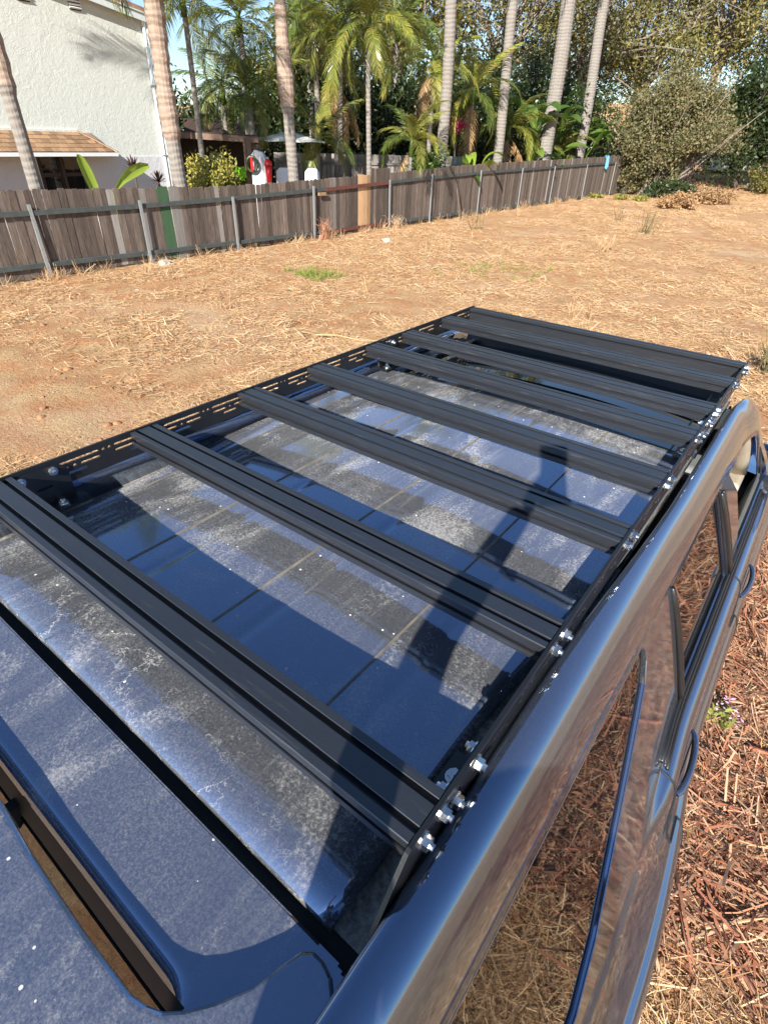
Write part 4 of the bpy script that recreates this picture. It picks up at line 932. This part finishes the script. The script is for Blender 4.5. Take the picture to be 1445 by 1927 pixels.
for s in (1, -1):
    sd = cmesh('side_body', swept(PU, yb, lambda px, pz, y: dxr(y) + tailin(y) + .018 * sm((y - .1) / .9) * sm((.66 - px) / .05), lambda px, pz, y: -dzf(y) + ptop(pz, y) - .10 * max(0, -.42 - y) ** 1.5, 'side_body', M['paint_side'], s))
    m_ = sd.modifiers.new('s', 'SOLIDIFY'); m_.thickness = .006
    cmesh('gutter_wall', swept([(.6028, 1.655), (.6043, 1.727)], yb[yb > -.33], lambda px, pz, y: dxr(y) + .018 * sm((y - .1) / .9), lambda px, pz, y: -dzf(y) + ptop(pz, y), 'gutter_wall', M['blackgap'], s))
    # lower body
    PL = [(.842, 1.045), (.850, 1.036), (.870, 1.030), (.888, 1.020), (.899, 1.002), (.906, .97), (.911, .93), (.918, .88), (.925, .83), (.931, .800), (.934, .794), (.943, .790), (.949, .780), (.958, .755), (.966, .70), (.972, .62), (.970, .50), (.955, .42), (.93, .34)]
    yl = np.linspace(-1.05, 3.55, 62)
    lo = cmesh('lower_body', swept(PL, yl, lambda px, pz, y: tailin(y) - .25 * max(0, y - 3.0) ** 1.5 + wide(y, pz) + shoulder(px, pz, y), lambda px, pz, y: 0, 'lower_body', M['paint_side'], s))
    # greenhouse panel with window openings in (y, z) on the tilted plane
    def dense(P, st=.09):
        o_ = []
        for a, b in zip(P, P[1:] + P[:1]):
            k = max(1, int(math.hypot(b[0] - a[0], b[1] - a[1]) / st)); o_ += [(a[0] + (b[0] - a[0]) * i / k, a[1] + (b[1] - a[1]) * i / k) for i in range(k)]
        return o_
    def gp(u, v, t, s=s): return (s * (gx_at(v, u) + t), u, v)
    outer = dense([(-1.02, 1.03), (2.90, 1.03), (2.80, 1.10), (2.6, 1.235), (2.4, 1.37), (2.2, 1.485), (2.08, 1.54), (1.95, 1.568), (1.6, 1.575), (1.1, 1.575), (-.6, 1.572), (-.85, 1.50)])
    qw = [(.545, 1.553), (.572, 1.53), (.578, 1.495), (.56, 1.44), (.50, 1.39), (.42, 1.33), (.30, 1.245), (.15, 1.13), (.03, 1.075), (-.10, 1.062), (-.6, 1.06), (-.82, 1.12), (-.80, 1.36), (-.62, 1.535), (-.3, 1.553)]
    rw = [(.80, 1.553), (1.37, 1.565), (1.52, 1.34), (1.70, 1.06), (.93, 1.06), (.90, 1.2)]
    fwn = [(1.54, 1.553), (1.75, 1.553), (1.93, 1.545), (2.05, 1.520), (2.2, 1.450), (2.4, 1.325), (2.6, 1.19), (2.74, 1.075), (2.72, 1.06), (1.90, 1.06), (1.88, 1.2), (1.76, 1.40)]
    qw, rw, fwn = dense(qw), dense(rw), dense(fwn)
    def wrap(me, s=s):
        bm = bmesh.new(); bm.from_mesh(me)
        for _ in range(6):
            le = [e for e in bm.edges if (e.verts[0].co - e.verts[1].co).length > .09]
            if not le: break
            bmesh.ops.subdivide_edges(bm, edges=le, cuts=1); bmesh.ops.triangulate(bm, faces=bm.faces)
        for v in bm.verts: v.co.x = s * (gx_at(v.co.z, v.co.y) + v.co.x)
        bmesh.ops.recalc_face_normals(bm, faces=bm.faces); bm.to_mesh(me); bm.free(); me.update(); return me
    flat = lambda u, v, t: (t, u, v)
    pm_ = wrap(MB().holed(outer, [qw, rw, fwn], flat, -.012, .0).mesh('pillar_panel', M['paint_side']))
    pm_.polygons.foreach_set('use_smooth', [True] * len(pm_.polygons))
    for e in pm_.edges: pass
    try: pm_.set_sharp_from_angle(angle=R(30))
    except Exception: pass
    cmesh('pillar_panel', pm_)
    for nm, poly, mat, t0 in (('quarter_window', qw, M['tint'], -.008), ('rear_door_window', rw, M['tint'], -.010)):
        cy = sum(p[0] for p in poly) / len(poly); cz = sum(p[1] for p in poly) / len(poly)
        grow = [(cy + (p[0] - cy) * 1.01, cz + (p[1] - cz) * 1.01) for p in poly]
        gm_ = wrap(MB().holed(grow, [], flat, t0 - .004, t0).mesh(nm, mat)); gm_.polygons.foreach_set('use_smooth', [True] * len(gm_.polygons)); gm_.set_sharp_from_angle(angle=R(30))
        wn_ = cmesh(nm, gm_)
        pts = [Vector(gp(p[0], p[1], -.001)) for p in poly] 
        rim = MB().tube(pts + [pts[0]], .0022, 6, False); cpt(rim, 'seal', M['paint_side'] if nm == 'quarter_window' else M['seal'], wn_)
    # rear door: seals, belt trim, handle; front door the same
    cs_ = [(.795, 1.556), (.83, 1.48), (.875, 1.36), (.92, 1.22), (.955, 1.10), (.965, 1.045)]
    cpt(MB().tube([Vector(gp(a, b, .004)) for a, b in cs_], [.006, .009, .011, .011, .010, .008], 8), 'window_seal', M['seal'], smooth=True)
    bs_ = [(1.40, 1.545), (1.49, 1.43), (1.59, 1.30), (1.68, 1.16), (1.735, 1.04)]
    for off in (0, .022): cpt(MB().tube([Vector(gp(a + off, b, .005)) for a, b in bs_], [.006, .008, .008, .008, .007], 8), 'window_seal', M['seal'] if off else M['brighttrim'], smooth=True)
    for k, (xo, zo, mt, rr) in enumerate(((.002, 1.062, 'seal', .007), (.010, 1.052, 'brighttrim', .0045), (.016, 1.046, 'seal', .006))):
        cpt(MB().tube([(s * (gx_at(zo, yy) + xo), yy, zo) for yy in np.linspace(.70, 2.55, 22)], rr, 8), 'belt_trim', M[mt], smooth=True)
    for nm, y0, y1, mat in (('rear_door', .67, 1.74, None), ('front_door', 1.745, 2.75, None)):
        # door outlines: black tubes on the skin stand in for the dark gaps
        dpth = []
        for (px, pz) in PL: dpth.append((px, pz))
        line = [(px + .001, y0 + (.10 if pz < .80 else 0) + (max(0, .80 - pz) * -.55 if nm == 'rear_door' else 0) + max(0, pz - .85) * .12, pz) for px, pz in PL]
        dr_ = cpt(MB().tube([(s * (a + wide(b, c) + shoulder(a, c, b)), b, c) for a, b, c in line], .0032, 6), 'door_gap_line', M['blackgap'])
        yh = y0 + .075; hz = .910
        V = []; nn = 15
        for q in np.linspace(0, 1, nn):
            bow = .024 * math.sin(math.pi * q) ** .5; hh = .005 + .017 * math.sin(math.pi * q) ** .6
            xo = .914 + bow + wide(yh + q * .25, hz); zc = hz + .012 * q
            for (ax, az) in ((0, 1), (.009, .7), (.013, 0), (.009, -.7), (0, -1), (-.009, 0)): V.append((s * (xo + ax), yh + q * .25, zc + az * hh))
        Fh = [(i * 6 + k, i * 6 + (k + 1) % 6, (i + 1) * 6 + (k + 1) % 6, (i + 1) * 6 + k) for i in range(nn - 1) for k in range(6)]
        hd = cmesh('door_handle', mesh_np('door_handle', V, Fh, M['paint_side'], True))
        cpt(MB().lathe([(0, 0), (.045, .0), (.05, .002), (0, .002)], n=16), 'handle_recess_shade', M['blackgap'], hd).matrix_local = Matrix.Translation((s * (.919 + wide(yh + .13, hz)), yh + .14, hz)) @ Matrix.Rotation(s * R(85), 4, 'Y') @ Matrix.Diagonal((.62, 1.7, 1, 1))  # flat black disc paints the shade of a recess behind the handle
    mr = cpt(MB().prism([(-.11, -.07), (.11, -.06), (.12, .05), (.05, .09), (-.10, .08)], 0, .11, lambda p, a: (s * (1.0 + p[0]), 2.62 + a, 1.10 + p[1])), 'mirror', M['paint_side'], bevel=.03, seg=3)
    cpt(MB().box((s * .885, 2.68, 1.06), (.10, .05, .04)), 'mirror_stalk', M['seal'], mr)
    for yy in (-.25, 2.75):
        w_ = cpt(MB().lathe([(.20, -.12), (.34, -.12), (.37, -.09), (.37, .09), (.34, .12), (.20, .12)], n=32), 'wheel', M['tyre'], smooth=True)
        w_.rotation_euler = (0, R(90), 0); w_.location = (s * .83, yy - 1.3, .37)
        MB().lathe([(0, -.03), (.20, -.03), (.22, .10), (.20, .11), (.16, .03), (0, .05)], n=20).build('rim', M['alloy'], w_)
# underbody, tail, interior
cpt(MB().box((0, 1.3, .42), (1.76, 4.6, .34)), 'floor_pan', M['blackgap'])
cmesh('rear_door_skin', sheet(np.linspace(-.84, .84, 12), np.linspace(0, 1, 12), lambda x, y: 0, 'tailgate', M['paint_side'])).hide_render = False
bpy.data.objects.remove([o for o in car.children if o.name.startswith('rear_door_skin')][0])
def tail(x, t): return (x, -.4705 - .26 * t - .02 * (1 - (x / .7) ** 2) * t, 1.60 - .56 * t)
V = [tail(x, t) for x in np.linspace(-.60, .60, 16) for t in np.linspace(0, 1, 12)]
cmesh('rear_window', mesh_np('rear_window', V, [(i * 12 + j, (i + 1) * 12 + j, (i + 1) * 12 + j + 1, i * 12 + j + 1) for i in range(15) for j in range(11)], M['tint'], True))
V = [(x * (1 + .25 * min(1, t * 2)), -.745 - .36 * min(1, t * 3.2) - .05 * math.sin(t * 3.14) - .05 * (1 - (x / .7) ** 2), 1.05 - .72 * t) for x in np.linspace(-.66, .66, 14) for t in np.linspace(0, 1, 10)]
cmesh('tailgate', mesh_np('tailgate', V, [(i * 10 + j, (i + 1) * 10 + j, (i + 1) * 10 + j + 1, i * 10 + j + 1) for i in range(13) for j in range(9)], M['paint_side'], True))
# black gap strip between roof and spoiler and round the spoiler corner
mb = MB()
P1 = [(-.62, -.288), (-.3, -.288), (0, -.288), (.3, -.288), (.55, -.290), (.592, -.296), (.618, -.312), (.636, -.340), (.648, -.40), (.655, -.50), (.66, -.85)]
for i in range(len(P1) - 1):
    a, b = P1[i], P1[i + 1]; w = .05; mb.add([(a[0], a[1] + .006, 1.652), (b[0], b[1] + .006, 1.652), (b[0] - .03 * (i > 4), b[1] - w, 1.640), (a[0] - .03 * (i > 4), a[1] - w, 1.640)], [(0, 1, 2, 3)])
cpt(mb, 'tailgate_seal', M['blackgap'])
sp = MB()   # spoiler: front deck
def pad(poly, ztop, zbot, name, mat, bev, par=None, tilt=0):
    mb = MB(); n = len(poly)
    zt = lambda p: ztop + tilt * (p[1] + .3)
    mb.add([(p[0], p[1], zt(p)) for p in poly] + [(p[0], p[1], zbot) for p in poly], [tuple(range(n)), tuple(range(n, 2 * n))[::-1]] + [(i, (i + 1) % n, n + (i + 1) % n, n + i) for i in range(n)])
    o = cpt(mb, name, mat, par, bevel=bev, seg=4, smooth=False)
    return o
def arc(cx, cy, r, a0, a1, n=7): return [(cx + r * math.cos(R(a)), cy + r * math.sin(R(a))) for a in np.linspace(a0, a1, n)]
# channel sheet: height field that drops from the deck edge to the slot
def edge_dist(x, y):
    return 0
deck = [(-.64, -.318), (.548, -.318), (.536, -.322), (.520, -.332), (.500, -.352), (.480, -.380), (.455, -.403), (.42, -.416), (.37, -.420), (-.64, -.420)]
# one smooth skin for deck + channel: z depends on distance outside the deck outline
def sdist(x, y, poly):
    ins = False; dm = 9; n = len(poly); j = n - 1
    for i in range(n):
        xi, yi = poly[i]; xj, yj = poly[j]
        if (yi > y) != (yj > y) and x < (xj - xi) * (y - yi) / (yj - yi) + xi: ins = not ins
        dx, dy = xj - xi, yj - yi; t = max(0, min(1, ((x - xi) * dx + (y - yi) * dy) / (dx * dx + dy * dy))); d = math.hypot(x - xi - t * dx, y - yi - t * dy); dm = min(dm, d); j = i
    return -dm if ins else dm
def spz(x, y):
    z0 = 1.672 + .02 * (y + .32) - .02 * max(0, x - .50) ** 1.2
    wx = sm((.475 - x) / .05); u = max(0, -.432 - y)
    return z0 - (u * u * 34 if u < .018 else .011 + (u - .018) * 2.6) * wx
xs2 = np.concatenate([np.linspace(-.66, .30, 26), np.linspace(.31, .628, 42)]); ys2 = np.linspace(-.52, -.318, 62)
V = []; 
for x in xs2:
    for y in ys2: V.append((x, y, spz(x, y)))
n2 = len(ys2); Fc = []
for i in range(len(xs2) - 1):
    for j in range(n2 - 1):
        xm, ym = (xs2[i] + xs2[i + 1]) / 2, (ys2[j] + ys2[j + 1]) / 2
        if ym < -.468 and xm < .475: continue            # the slot is open
        if xm > .565 + max(0, -.312 - ym) * 2.4: continue
        Fc.append((i * n2 + j, (i + 1) * n2 + j, (i + 1) * n2 + j + 1, i * n2 + j + 1))
spo = cmesh('spoiler', mesh_np('spoiler', V, Fc, [M['paint'], M['blackgap']], True, [1 if (np.mean([V[q][1] for q in f]) < -.4545 and np.mean([V[q][0] for q in f]) < .47) else 0 for f in Fc]))
cpt(MB().box((-.02, -.3195, 1.657), (1.14, .003, .030)), 'spoiler_lip', M['blackgap'], spo)
cpt(MB().prism([(-.470, 1.60), (-.466, 1.60), (-.466, 1.44), (-.470, 1.44)], -.66, .47, lambda p, a: (a, p[0], p[1])), 'slot_wall', M['blackgap'], spo)
wing = [(-.66, -.470), (-.2, -.472), (.094, -.477), (.203, -.483), (.336, -.485), (.43, -.483), (.451, -.478), (.469, -.470), (.487, -.455), (.508, -.430), (.529, -.397), (.541, -.362), (.548, -.344), (.560, -.335), (.576, -.335), (.592, -.340), (.606, -.352), (.616, -.375), (.624, -.42), (.628, -.50), (.626, -.62), (.61, -.74), (.56, -.80), (-.66, -.80)]
w_ = pad(wing, 1.716, 1.645, 'spoiler_wing', M['paint'], .008, None, .05)
cpt(MB().box((.055, -.468, 1.60), (.02, .03, .05)), 'slot_strut', M['blackgap'], w_)
cpt(MB().box((-.30, -.468, 1.60), (.02, .03, .05)), 'slot_strut', M['blackgap'], w_)
# interior seen through the open front window
def seat(x, y):
    st = cpt(MB().box((x, y, .78), (.50, .52, .16)), 'seat', M['beige'], bevel=.05, seg=4)
    cpt(MB().box((x, y - .30, 1.10), (.50, .14, .60), Matrix.Rotation(R(-14), 3, 'X')), 'seat_back', M['beige'], st, bevel=.06, seg=5)
    cpt(MB().box((x, y - .37, 1.46), (.28, .11, .18), Matrix.Rotation(R(-10), 3, 'X')), 'headrest', M['beige'], st, bevel=.05, seg=5)
for x in (-.36, .38): seat(x, 2.02)
for s in (-1, 1):
    cpt(MB().tube([(s * .655, 1.70, 1.575), (s * .66, 1.92, 1.56), (s * .668, 2.06, 1.50), (s * .68, 2.25, 1.39), (s * .695, 2.45, 1.25), (s * .705, 2.66, 1.08)], [.02, .034, .042, .045, .045, .05], 10), 'pillar_trim', M['beige'], smooth=True)
    cpt(MB().box((s * .70, 2.60, 1.04), (.10, .40, .10), Matrix.Rotation(R(-8), 3, 'X')), 'dash_corner', M['beige'], bevel=.02)
cpt(MB().lathe([(.17, -.012), (.19, -.02), (.205, 0), (.19, .02), (.17, .012), (.17, -.012)], n=28), 'steering_wheel', M['beige'], smooth=True).matrix_local = Matrix.Translation((-.36, 2.55 - 1.3, 1.12)) @ Matrix.Rotation(R(65), 4, 'X')
for s in (-1, 1):
    cpt(MB().prism([(.80, 1.04), (.845, 1.045), (.845, .60), (.72, .60), (.73, .85), (.77, .90)], 1.80, 2.80, lambda p, a: (s * p[0], a, p[1])), 'door_card', M['greyplastic'], bevel=.012)
cpt(MB().box((0, 2.66, 1.02), (1.5, .34, .14)), 'dashboard', M['greyplastic'], bevel=.04, seg=4)
cpt(MB().box((0, 1.55, .62), (1.5, 2.2, .05)), 'cabin_floor', M['greyplastic'])
cpt(MB().box((0, 1.52, 1.08), (1.36, .10, .85)), 'rear_cabin_screen', M['greyplastic'], bevel=.03)
cpt(MB().box((0, .55, 1.25), (1.2, 1.9, .04)), 'cargo_cover', M['blackgap'])
cpt(MB().box((0, 3.0, .85), (1.55, .75, .20)), 'engine_bay', M['blackgap'])
cpt(MB().box((0, 3.55, .66), (1.7, .12, .5)), 'front_bumper', M['paint_side'], bevel=.05)
cpt(MB().box((0, -1.06, .62), (1.74, .14, .42)), 'rear_bumper', M['paint_side'], bevel=.05)

# ------------------------------------------------------------------ roof rack
rack = thing('roof_rack', 'black slotted aluminium roof rack with eight cross bars on the blue car', 'roof rack', (0, .9, 1.72))
def rp(mb, name, mat, par=None, **k):
    o = mb.build(name, mat, par or rack, **k)
    if par is None: o.location = (0, -.9, -1.72)
    return o
def bar_profile(w, h, ns=2):
    hw = w / 2; s = .0048; d = .0075; t = .0045; ti = .0025; e = .0012
    P = []; cs2 = [-hw * .53, hw * .53]
    P.append((-hw, -e)); P.append((-hw + e, 0))
    for c in cs2: P += [(c - s - .0007, 0), (c - s, -.0007), (c - s, -ti), (c - s - t, -ti - .001), (c - s - t, -d - .004), (c + s + t, -d - .004), (c + s + t, -ti - .001), (c + s, -ti), (c + s, -.0007), (c + s + .0007, 0)]
    P += [(hw - e, 0), (hw, -e)]
    m_ = -h * .52
    P += [(hw, m_ + s), (hw - ti, m_ + s), (hw - ti, m_ + s + t), (hw - d - .003, m_ + s + t), (hw - d - .003, m_ - s - t), (hw - ti, m_ - s - t), (hw - ti, m_ - s), (hw, m_ - s)]
    P += [(hw, -h + e), (hw - e, -h), (-hw + e, -h), (-hw, -h + e)]
    P += [(-hw, m_ - s), (-hw + ti, m_ - s), (-hw + ti, m_ - s - t), (-hw + d + .003, m_ - s - t), (-hw + d + .003, m_ + s + t), (-hw + ti, m_ + s + t), (-hw + ti, m_ + s), (-hw, m_ + s)]
    return P[::-1]
def bar_mesh(w, h):
    P = bar_profile(w, h); n = len(P); x0, x1 = -.5965, .5965
    V = [(x0, *p) for p in P] + [(x1, *p) for p in P]; Fc = [(i, (i + 1) % n, n + (i + 1) % n, n + i) for i in range(n)]
    tris = tessellate_polygon([[Vector((p[0], p[1], 0)) for p in P]]); 
    for t in tris: Fc += [tuple(t), tuple(i + n for i in t[::-1])]
    return MB().add(V, Fc).mesh('crossbar', M['rack'])
BM1 = bar_mesh(.080, .040); BM2 = bar_mesh(.074, .040)
bars = [-.172, .209, .575, .882, 1.203, 1.442, 1.747]
for i, yc in enumerate(bars):
    obj('crossbar', BM1 if i < 4 else BM2, rack, loc=(0, yc - .9, 1.8005 - 1.72))
o = obj('crossbar', BM1, rack, loc=(0, 1.966 - .9, 1.760 - 1.72), rot=(R(91), 0, 0)); o['label'] = 'front crossbar standing on its edge'
# side rails with slots
def slot(y0, y1, z, r=.0036):
    return [(y0 + r - r * math.sin(a), z + r * math.cos(a) * 1.0) for a in np.linspace(0, math.pi, 5)] + [(y1 - r + r * math.sin(a), z - r * math.cos(a)) for a in np.linspace(0, math.pi, 5)]
def railmb(s, t0, t1):
    outer = [(-.287, 1.712), (-.283, 1.706), (-.205, 1.729), (1.90, 1.729), (2.01, 1.742), (2.016, 1.80), (2.012, 1.8035), (-.216, 1.8035), (-.222, 1.801)]
    H = []
    for k in range(7):
        c = .098 + .3165 * (k - 0)
        for y0, y1, z in ((-.144, -.020, 1.7835), (.022, .146, 1.7835), (-.144, -.103, 1.7685), (-.072, -.020, 1.7675), (.022, .074, 1.7675), (.104, .146, 1.7685), (-.114, -.060, 1.7535), (.062, .112, 1.7535)):
            H.append(slot(c + y0, c + y1, z))
        for y0, z in ((-.087, 1.7685), (-.008, 1.7825), (.0085, 1.7825), (.089, 1.7685)): H.append(slot(c + y0 - .0045, c + y0 + .0045, z, .0042))
    H = [h for h in H if max(p[0] for p in h) < 1.99]
    H.append(slot(-.19, -.10, 1.776)); H.append(slot(-.265, -.225, 1.722, .003))
    return MB().holed(outer, H, lambda u, v, t: (s * t, u, v), t0, t1)
for s in (-1, 1):
    rl_ = rp(railmb(s, .5985, .6045), 'side_rail', M['raildark'])
def hexbolt(s):
    mb = MB()
    mb.prism([(.0085 * math.cos(R(a)), .0085 * math.sin(R(a))) for a in range(0, 360, 60)], .002, .0095, lambda p, a: (s * a, p[0], p[1]))
    mb.prism([(.0112 * math.cos(R(a)), .0112 * math.sin(R(a))) for a in range(0, 360, 30)], 0, .0022, lambda p, a: (s * a, p[0], p[1]))
    mb.prism([(.0045 * math.cos(R(a)), .0045 * math.sin(R(a))) for a in range(0, 360, 45)], .009, .014, lambda p, a: (s * a, p[0], p[1]))
    return mb.mesh('bolt', M['chrome'])
HB = {s: hexbolt(s) for s in (-1, 1)}
by = []
for i, yc in enumerate(bars): by += [(yc - .020, 1.7865), (yc + .022, 1.7865)]
by += [(1.955, 1.775), (1.985, 1.785), (-.118, 1.770), (-.066, 1.7865), (1.318, 1.787), (1.346, 1.787), (1.290, 1.772), (1.372, 1.787)]
for s in (-1, 1):
    for (yy, zz) in by: obj('bolt', HB[s], rack, loc=(s * .6047, yy - .9, zz - 1.72), rot=(random.uniform(0, 1), 0, 0), sc=1.12)
# mounting feet: L brackets inside the rails
for s in (-1, 1):
    for yy in (-.075, 1.31):
        br = rp(MB().holed([(yy - .065, 1.690), (yy + .065, 1.690), (yy + .065, 1.775), (yy + .045, 1.792), (yy - .065, 1.792)], [slot(yy - .02, yy + .02, 1.742, .004)], lambda u, v, t: (s * t, u, v), .5935, .5980), 'mounting_bracket', M['raildark'])
        rp(MB().box((s * .573, yy, 1.692), (.042, .13, .005)), 'foot', M['raildark'], br)
        for dy in (-.035, .022):
            b2 = obj('bolt', HB[1], rack, loc=(s * .572, yy + dy - .9, 1.695 - 1.72), rot=(0, R(-90), .3), sc=1.2)
        for dy in (-.045, .030):
            b2 = obj('bolt', HB[-s], rack, loc=(s * .5932, yy + dy - .9, 1.778 - 1.72), sc=1.05)
# wind fairing below the front bar
rp(MB().prism([(2.012, 1.752), (2.000, 1.752), (1.955, 1.640), (1.967, 1.638)], -.595, .595, lambda p, a: (a, p[0], p[1])), 'wind_fairing', M['raildark'])

# ------------------------------------------------------------------ the photographer (casts the shadow on the roof) on a step ladder behind the picture
def skinned(name, pts, edges, rad, mat, parent, sub=2):
    me = bpy.data.meshes.new(name); me.from_pydata(pts, edges, []); o = obj(name, me, parent); me.materials.append(mat)
    mo = o.modifiers.new('skin', 'SKIN'); 
    for i, r_ in enumerate(rad):
        me.skin_vertices[0].data[i].radius = (r_, r_) if isinstance(r_, (int, float)) else r_
    me.skin_vertices[0].data[0].use_root = True
    sb = o.modifiers.new('sub', 'SUBSURF'); sb.levels = sub; sb.render_levels = sub; return o
ph = thing('person', 'person in dark shirt and jeans whose raised arm casts a shadow on the car roof', 'person', (.92, -1.12, .72))
o0 = Vector((.92, -1.12, .72)); w2 = lambda *p: tuple(Vector(p) - o0)
skin = simple('skin_tone', (.45, .27, .19), .5); shirt = simple('dark_shirt', (.04, .05, .07), .8); jeans = simple('blue_jeans', (.06, .09, .16), .8)
body = [w2(1.15, -.97, 1.36), w2(1.08, -.93, 1.58), w2(.97, -.88, 1.80), w2(.92, -.84, 1.91), w2(.905, -.82, 1.97), w2(.90, -.80, 2.055),
        w2(.80, -.91, 1.85), w2(.665, -.69, 2.15), w2(.735, -.545, 2.41), w2(1.12, -.80, 1.82), w2(1.24, -.88, 1.56), w2(1.22, -.72, 1.36),
        w2(1.09, -1.0, 1.26), w2(1.10, -.93, .86), w2(1.13, -1.0, .48), w2(1.10, -.88, .445), w2(1.24, -.96, 1.26), w2(1.27, -.90, .86), w2(1.28, -.98, .48), w2(1.25, -.86, .445)]
ed = [(0, 1), (1, 2), (2, 3), (3, 4), (4, 5), (2, 6), (6, 7), (7, 8), (2, 9), (9, 10), (10, 11), (0, 12), (12, 13), (13, 14), (14, 15), (0, 16), (16, 17), (17, 18), (18, 19)]
rd = [.13, .13, .15, .06, .075, .09, .058, .044, .03, .06, .048, .03, .085, .06, .04, .035, .085, .06, .04, .035]
skinned('body', body, ed, rd, skin, ph)
skinned('shirt', [body[0], body[1], body[2], body[6], Vector(body[6]).lerp(Vector(body[7]), .8), body[9], Vector(body[9]).lerp(Vector(body[10]), .8)], [(0, 1), (1, 2), (2, 3), (3, 4), (2, 5), (5, 6)], [.145, .145, .165, .075, .062, .075, .062], shirt, ph)
skinned('trousers', [body[0], body[12], body[13], body[14], body[16], body[17], body[18]], [(0, 1), (1, 2), (2, 3), (0, 4), (4, 5), (5, 6)], [.14, .095, .07, .052, .095, .07, .052], jeans, ph)
bm = bmesh.new(); bmesh.ops.create_uvsphere(bm, u_segments=16, v_segments=12, radius=.105); me = bpy.data.meshes.new('hair'); bm.to_mesh(me); bm.free(); me.materials.append(M['darkwood'])
h_ = obj('hair', me, ph, loc=w2(.905, -.812, 2.08), sc=(1, 1.1, .95))
for hx, hy, hz_, sgn in ((.735, -.545, 2.41, -1), (1.22, -.72, 1.36, 1)):
    for k in range(5):
        b_ = Vector((hx, hy, hz_)); d_ = (Vector((.765, -.515, 2.50)) - b_).normalized() if sgn < 0 else Vector((0, .25, -.95)); l_ = (.05, .07, .075, .07, .055)[k]
        off = Vector((0, 0, (k - 2) * .018)); skinned('finger', [tuple(b_ - o0), tuple(b_ + off + d_ * l_ * .4 - o0), tuple(b_ + off + d_ * l_ - o0)], [(0, 1), (1, 2)], [.012, .009, .007], skin, ph, 1)
pc = Vector(CAM) - fw * .055
pm = MB().box((0, 0, 0), (.074, .15, .008)).build('phone', M['blackgap'], bevel=.003); pm.matrix_world = Matrix.Translation(pc) @ camo.matrix_world.to_3x3().to_4x4()
tag(pm, 'black phone held up in one raised hand above the car roof', 'phone')
ld = thing('step_stool', 'low aluminium step stool on the ground by the rear right corner of the car', 'step stool', (1.18, -.96, 0))
for sx in (-1, 1):
    for sy in (-1, 1): MB().bar((sx * .24, sy * .20, 0), (sx * .19, sy * .14, .40), .03, .03).build('leg', M['galv'], ld)
MB().box((0, 0, .412), (.44, .32, .03)).build('top_step', M['galv'], ld)
MB().box((0, .17, .20), (.40, .08, .025)).build('step', M['galv'], ld)
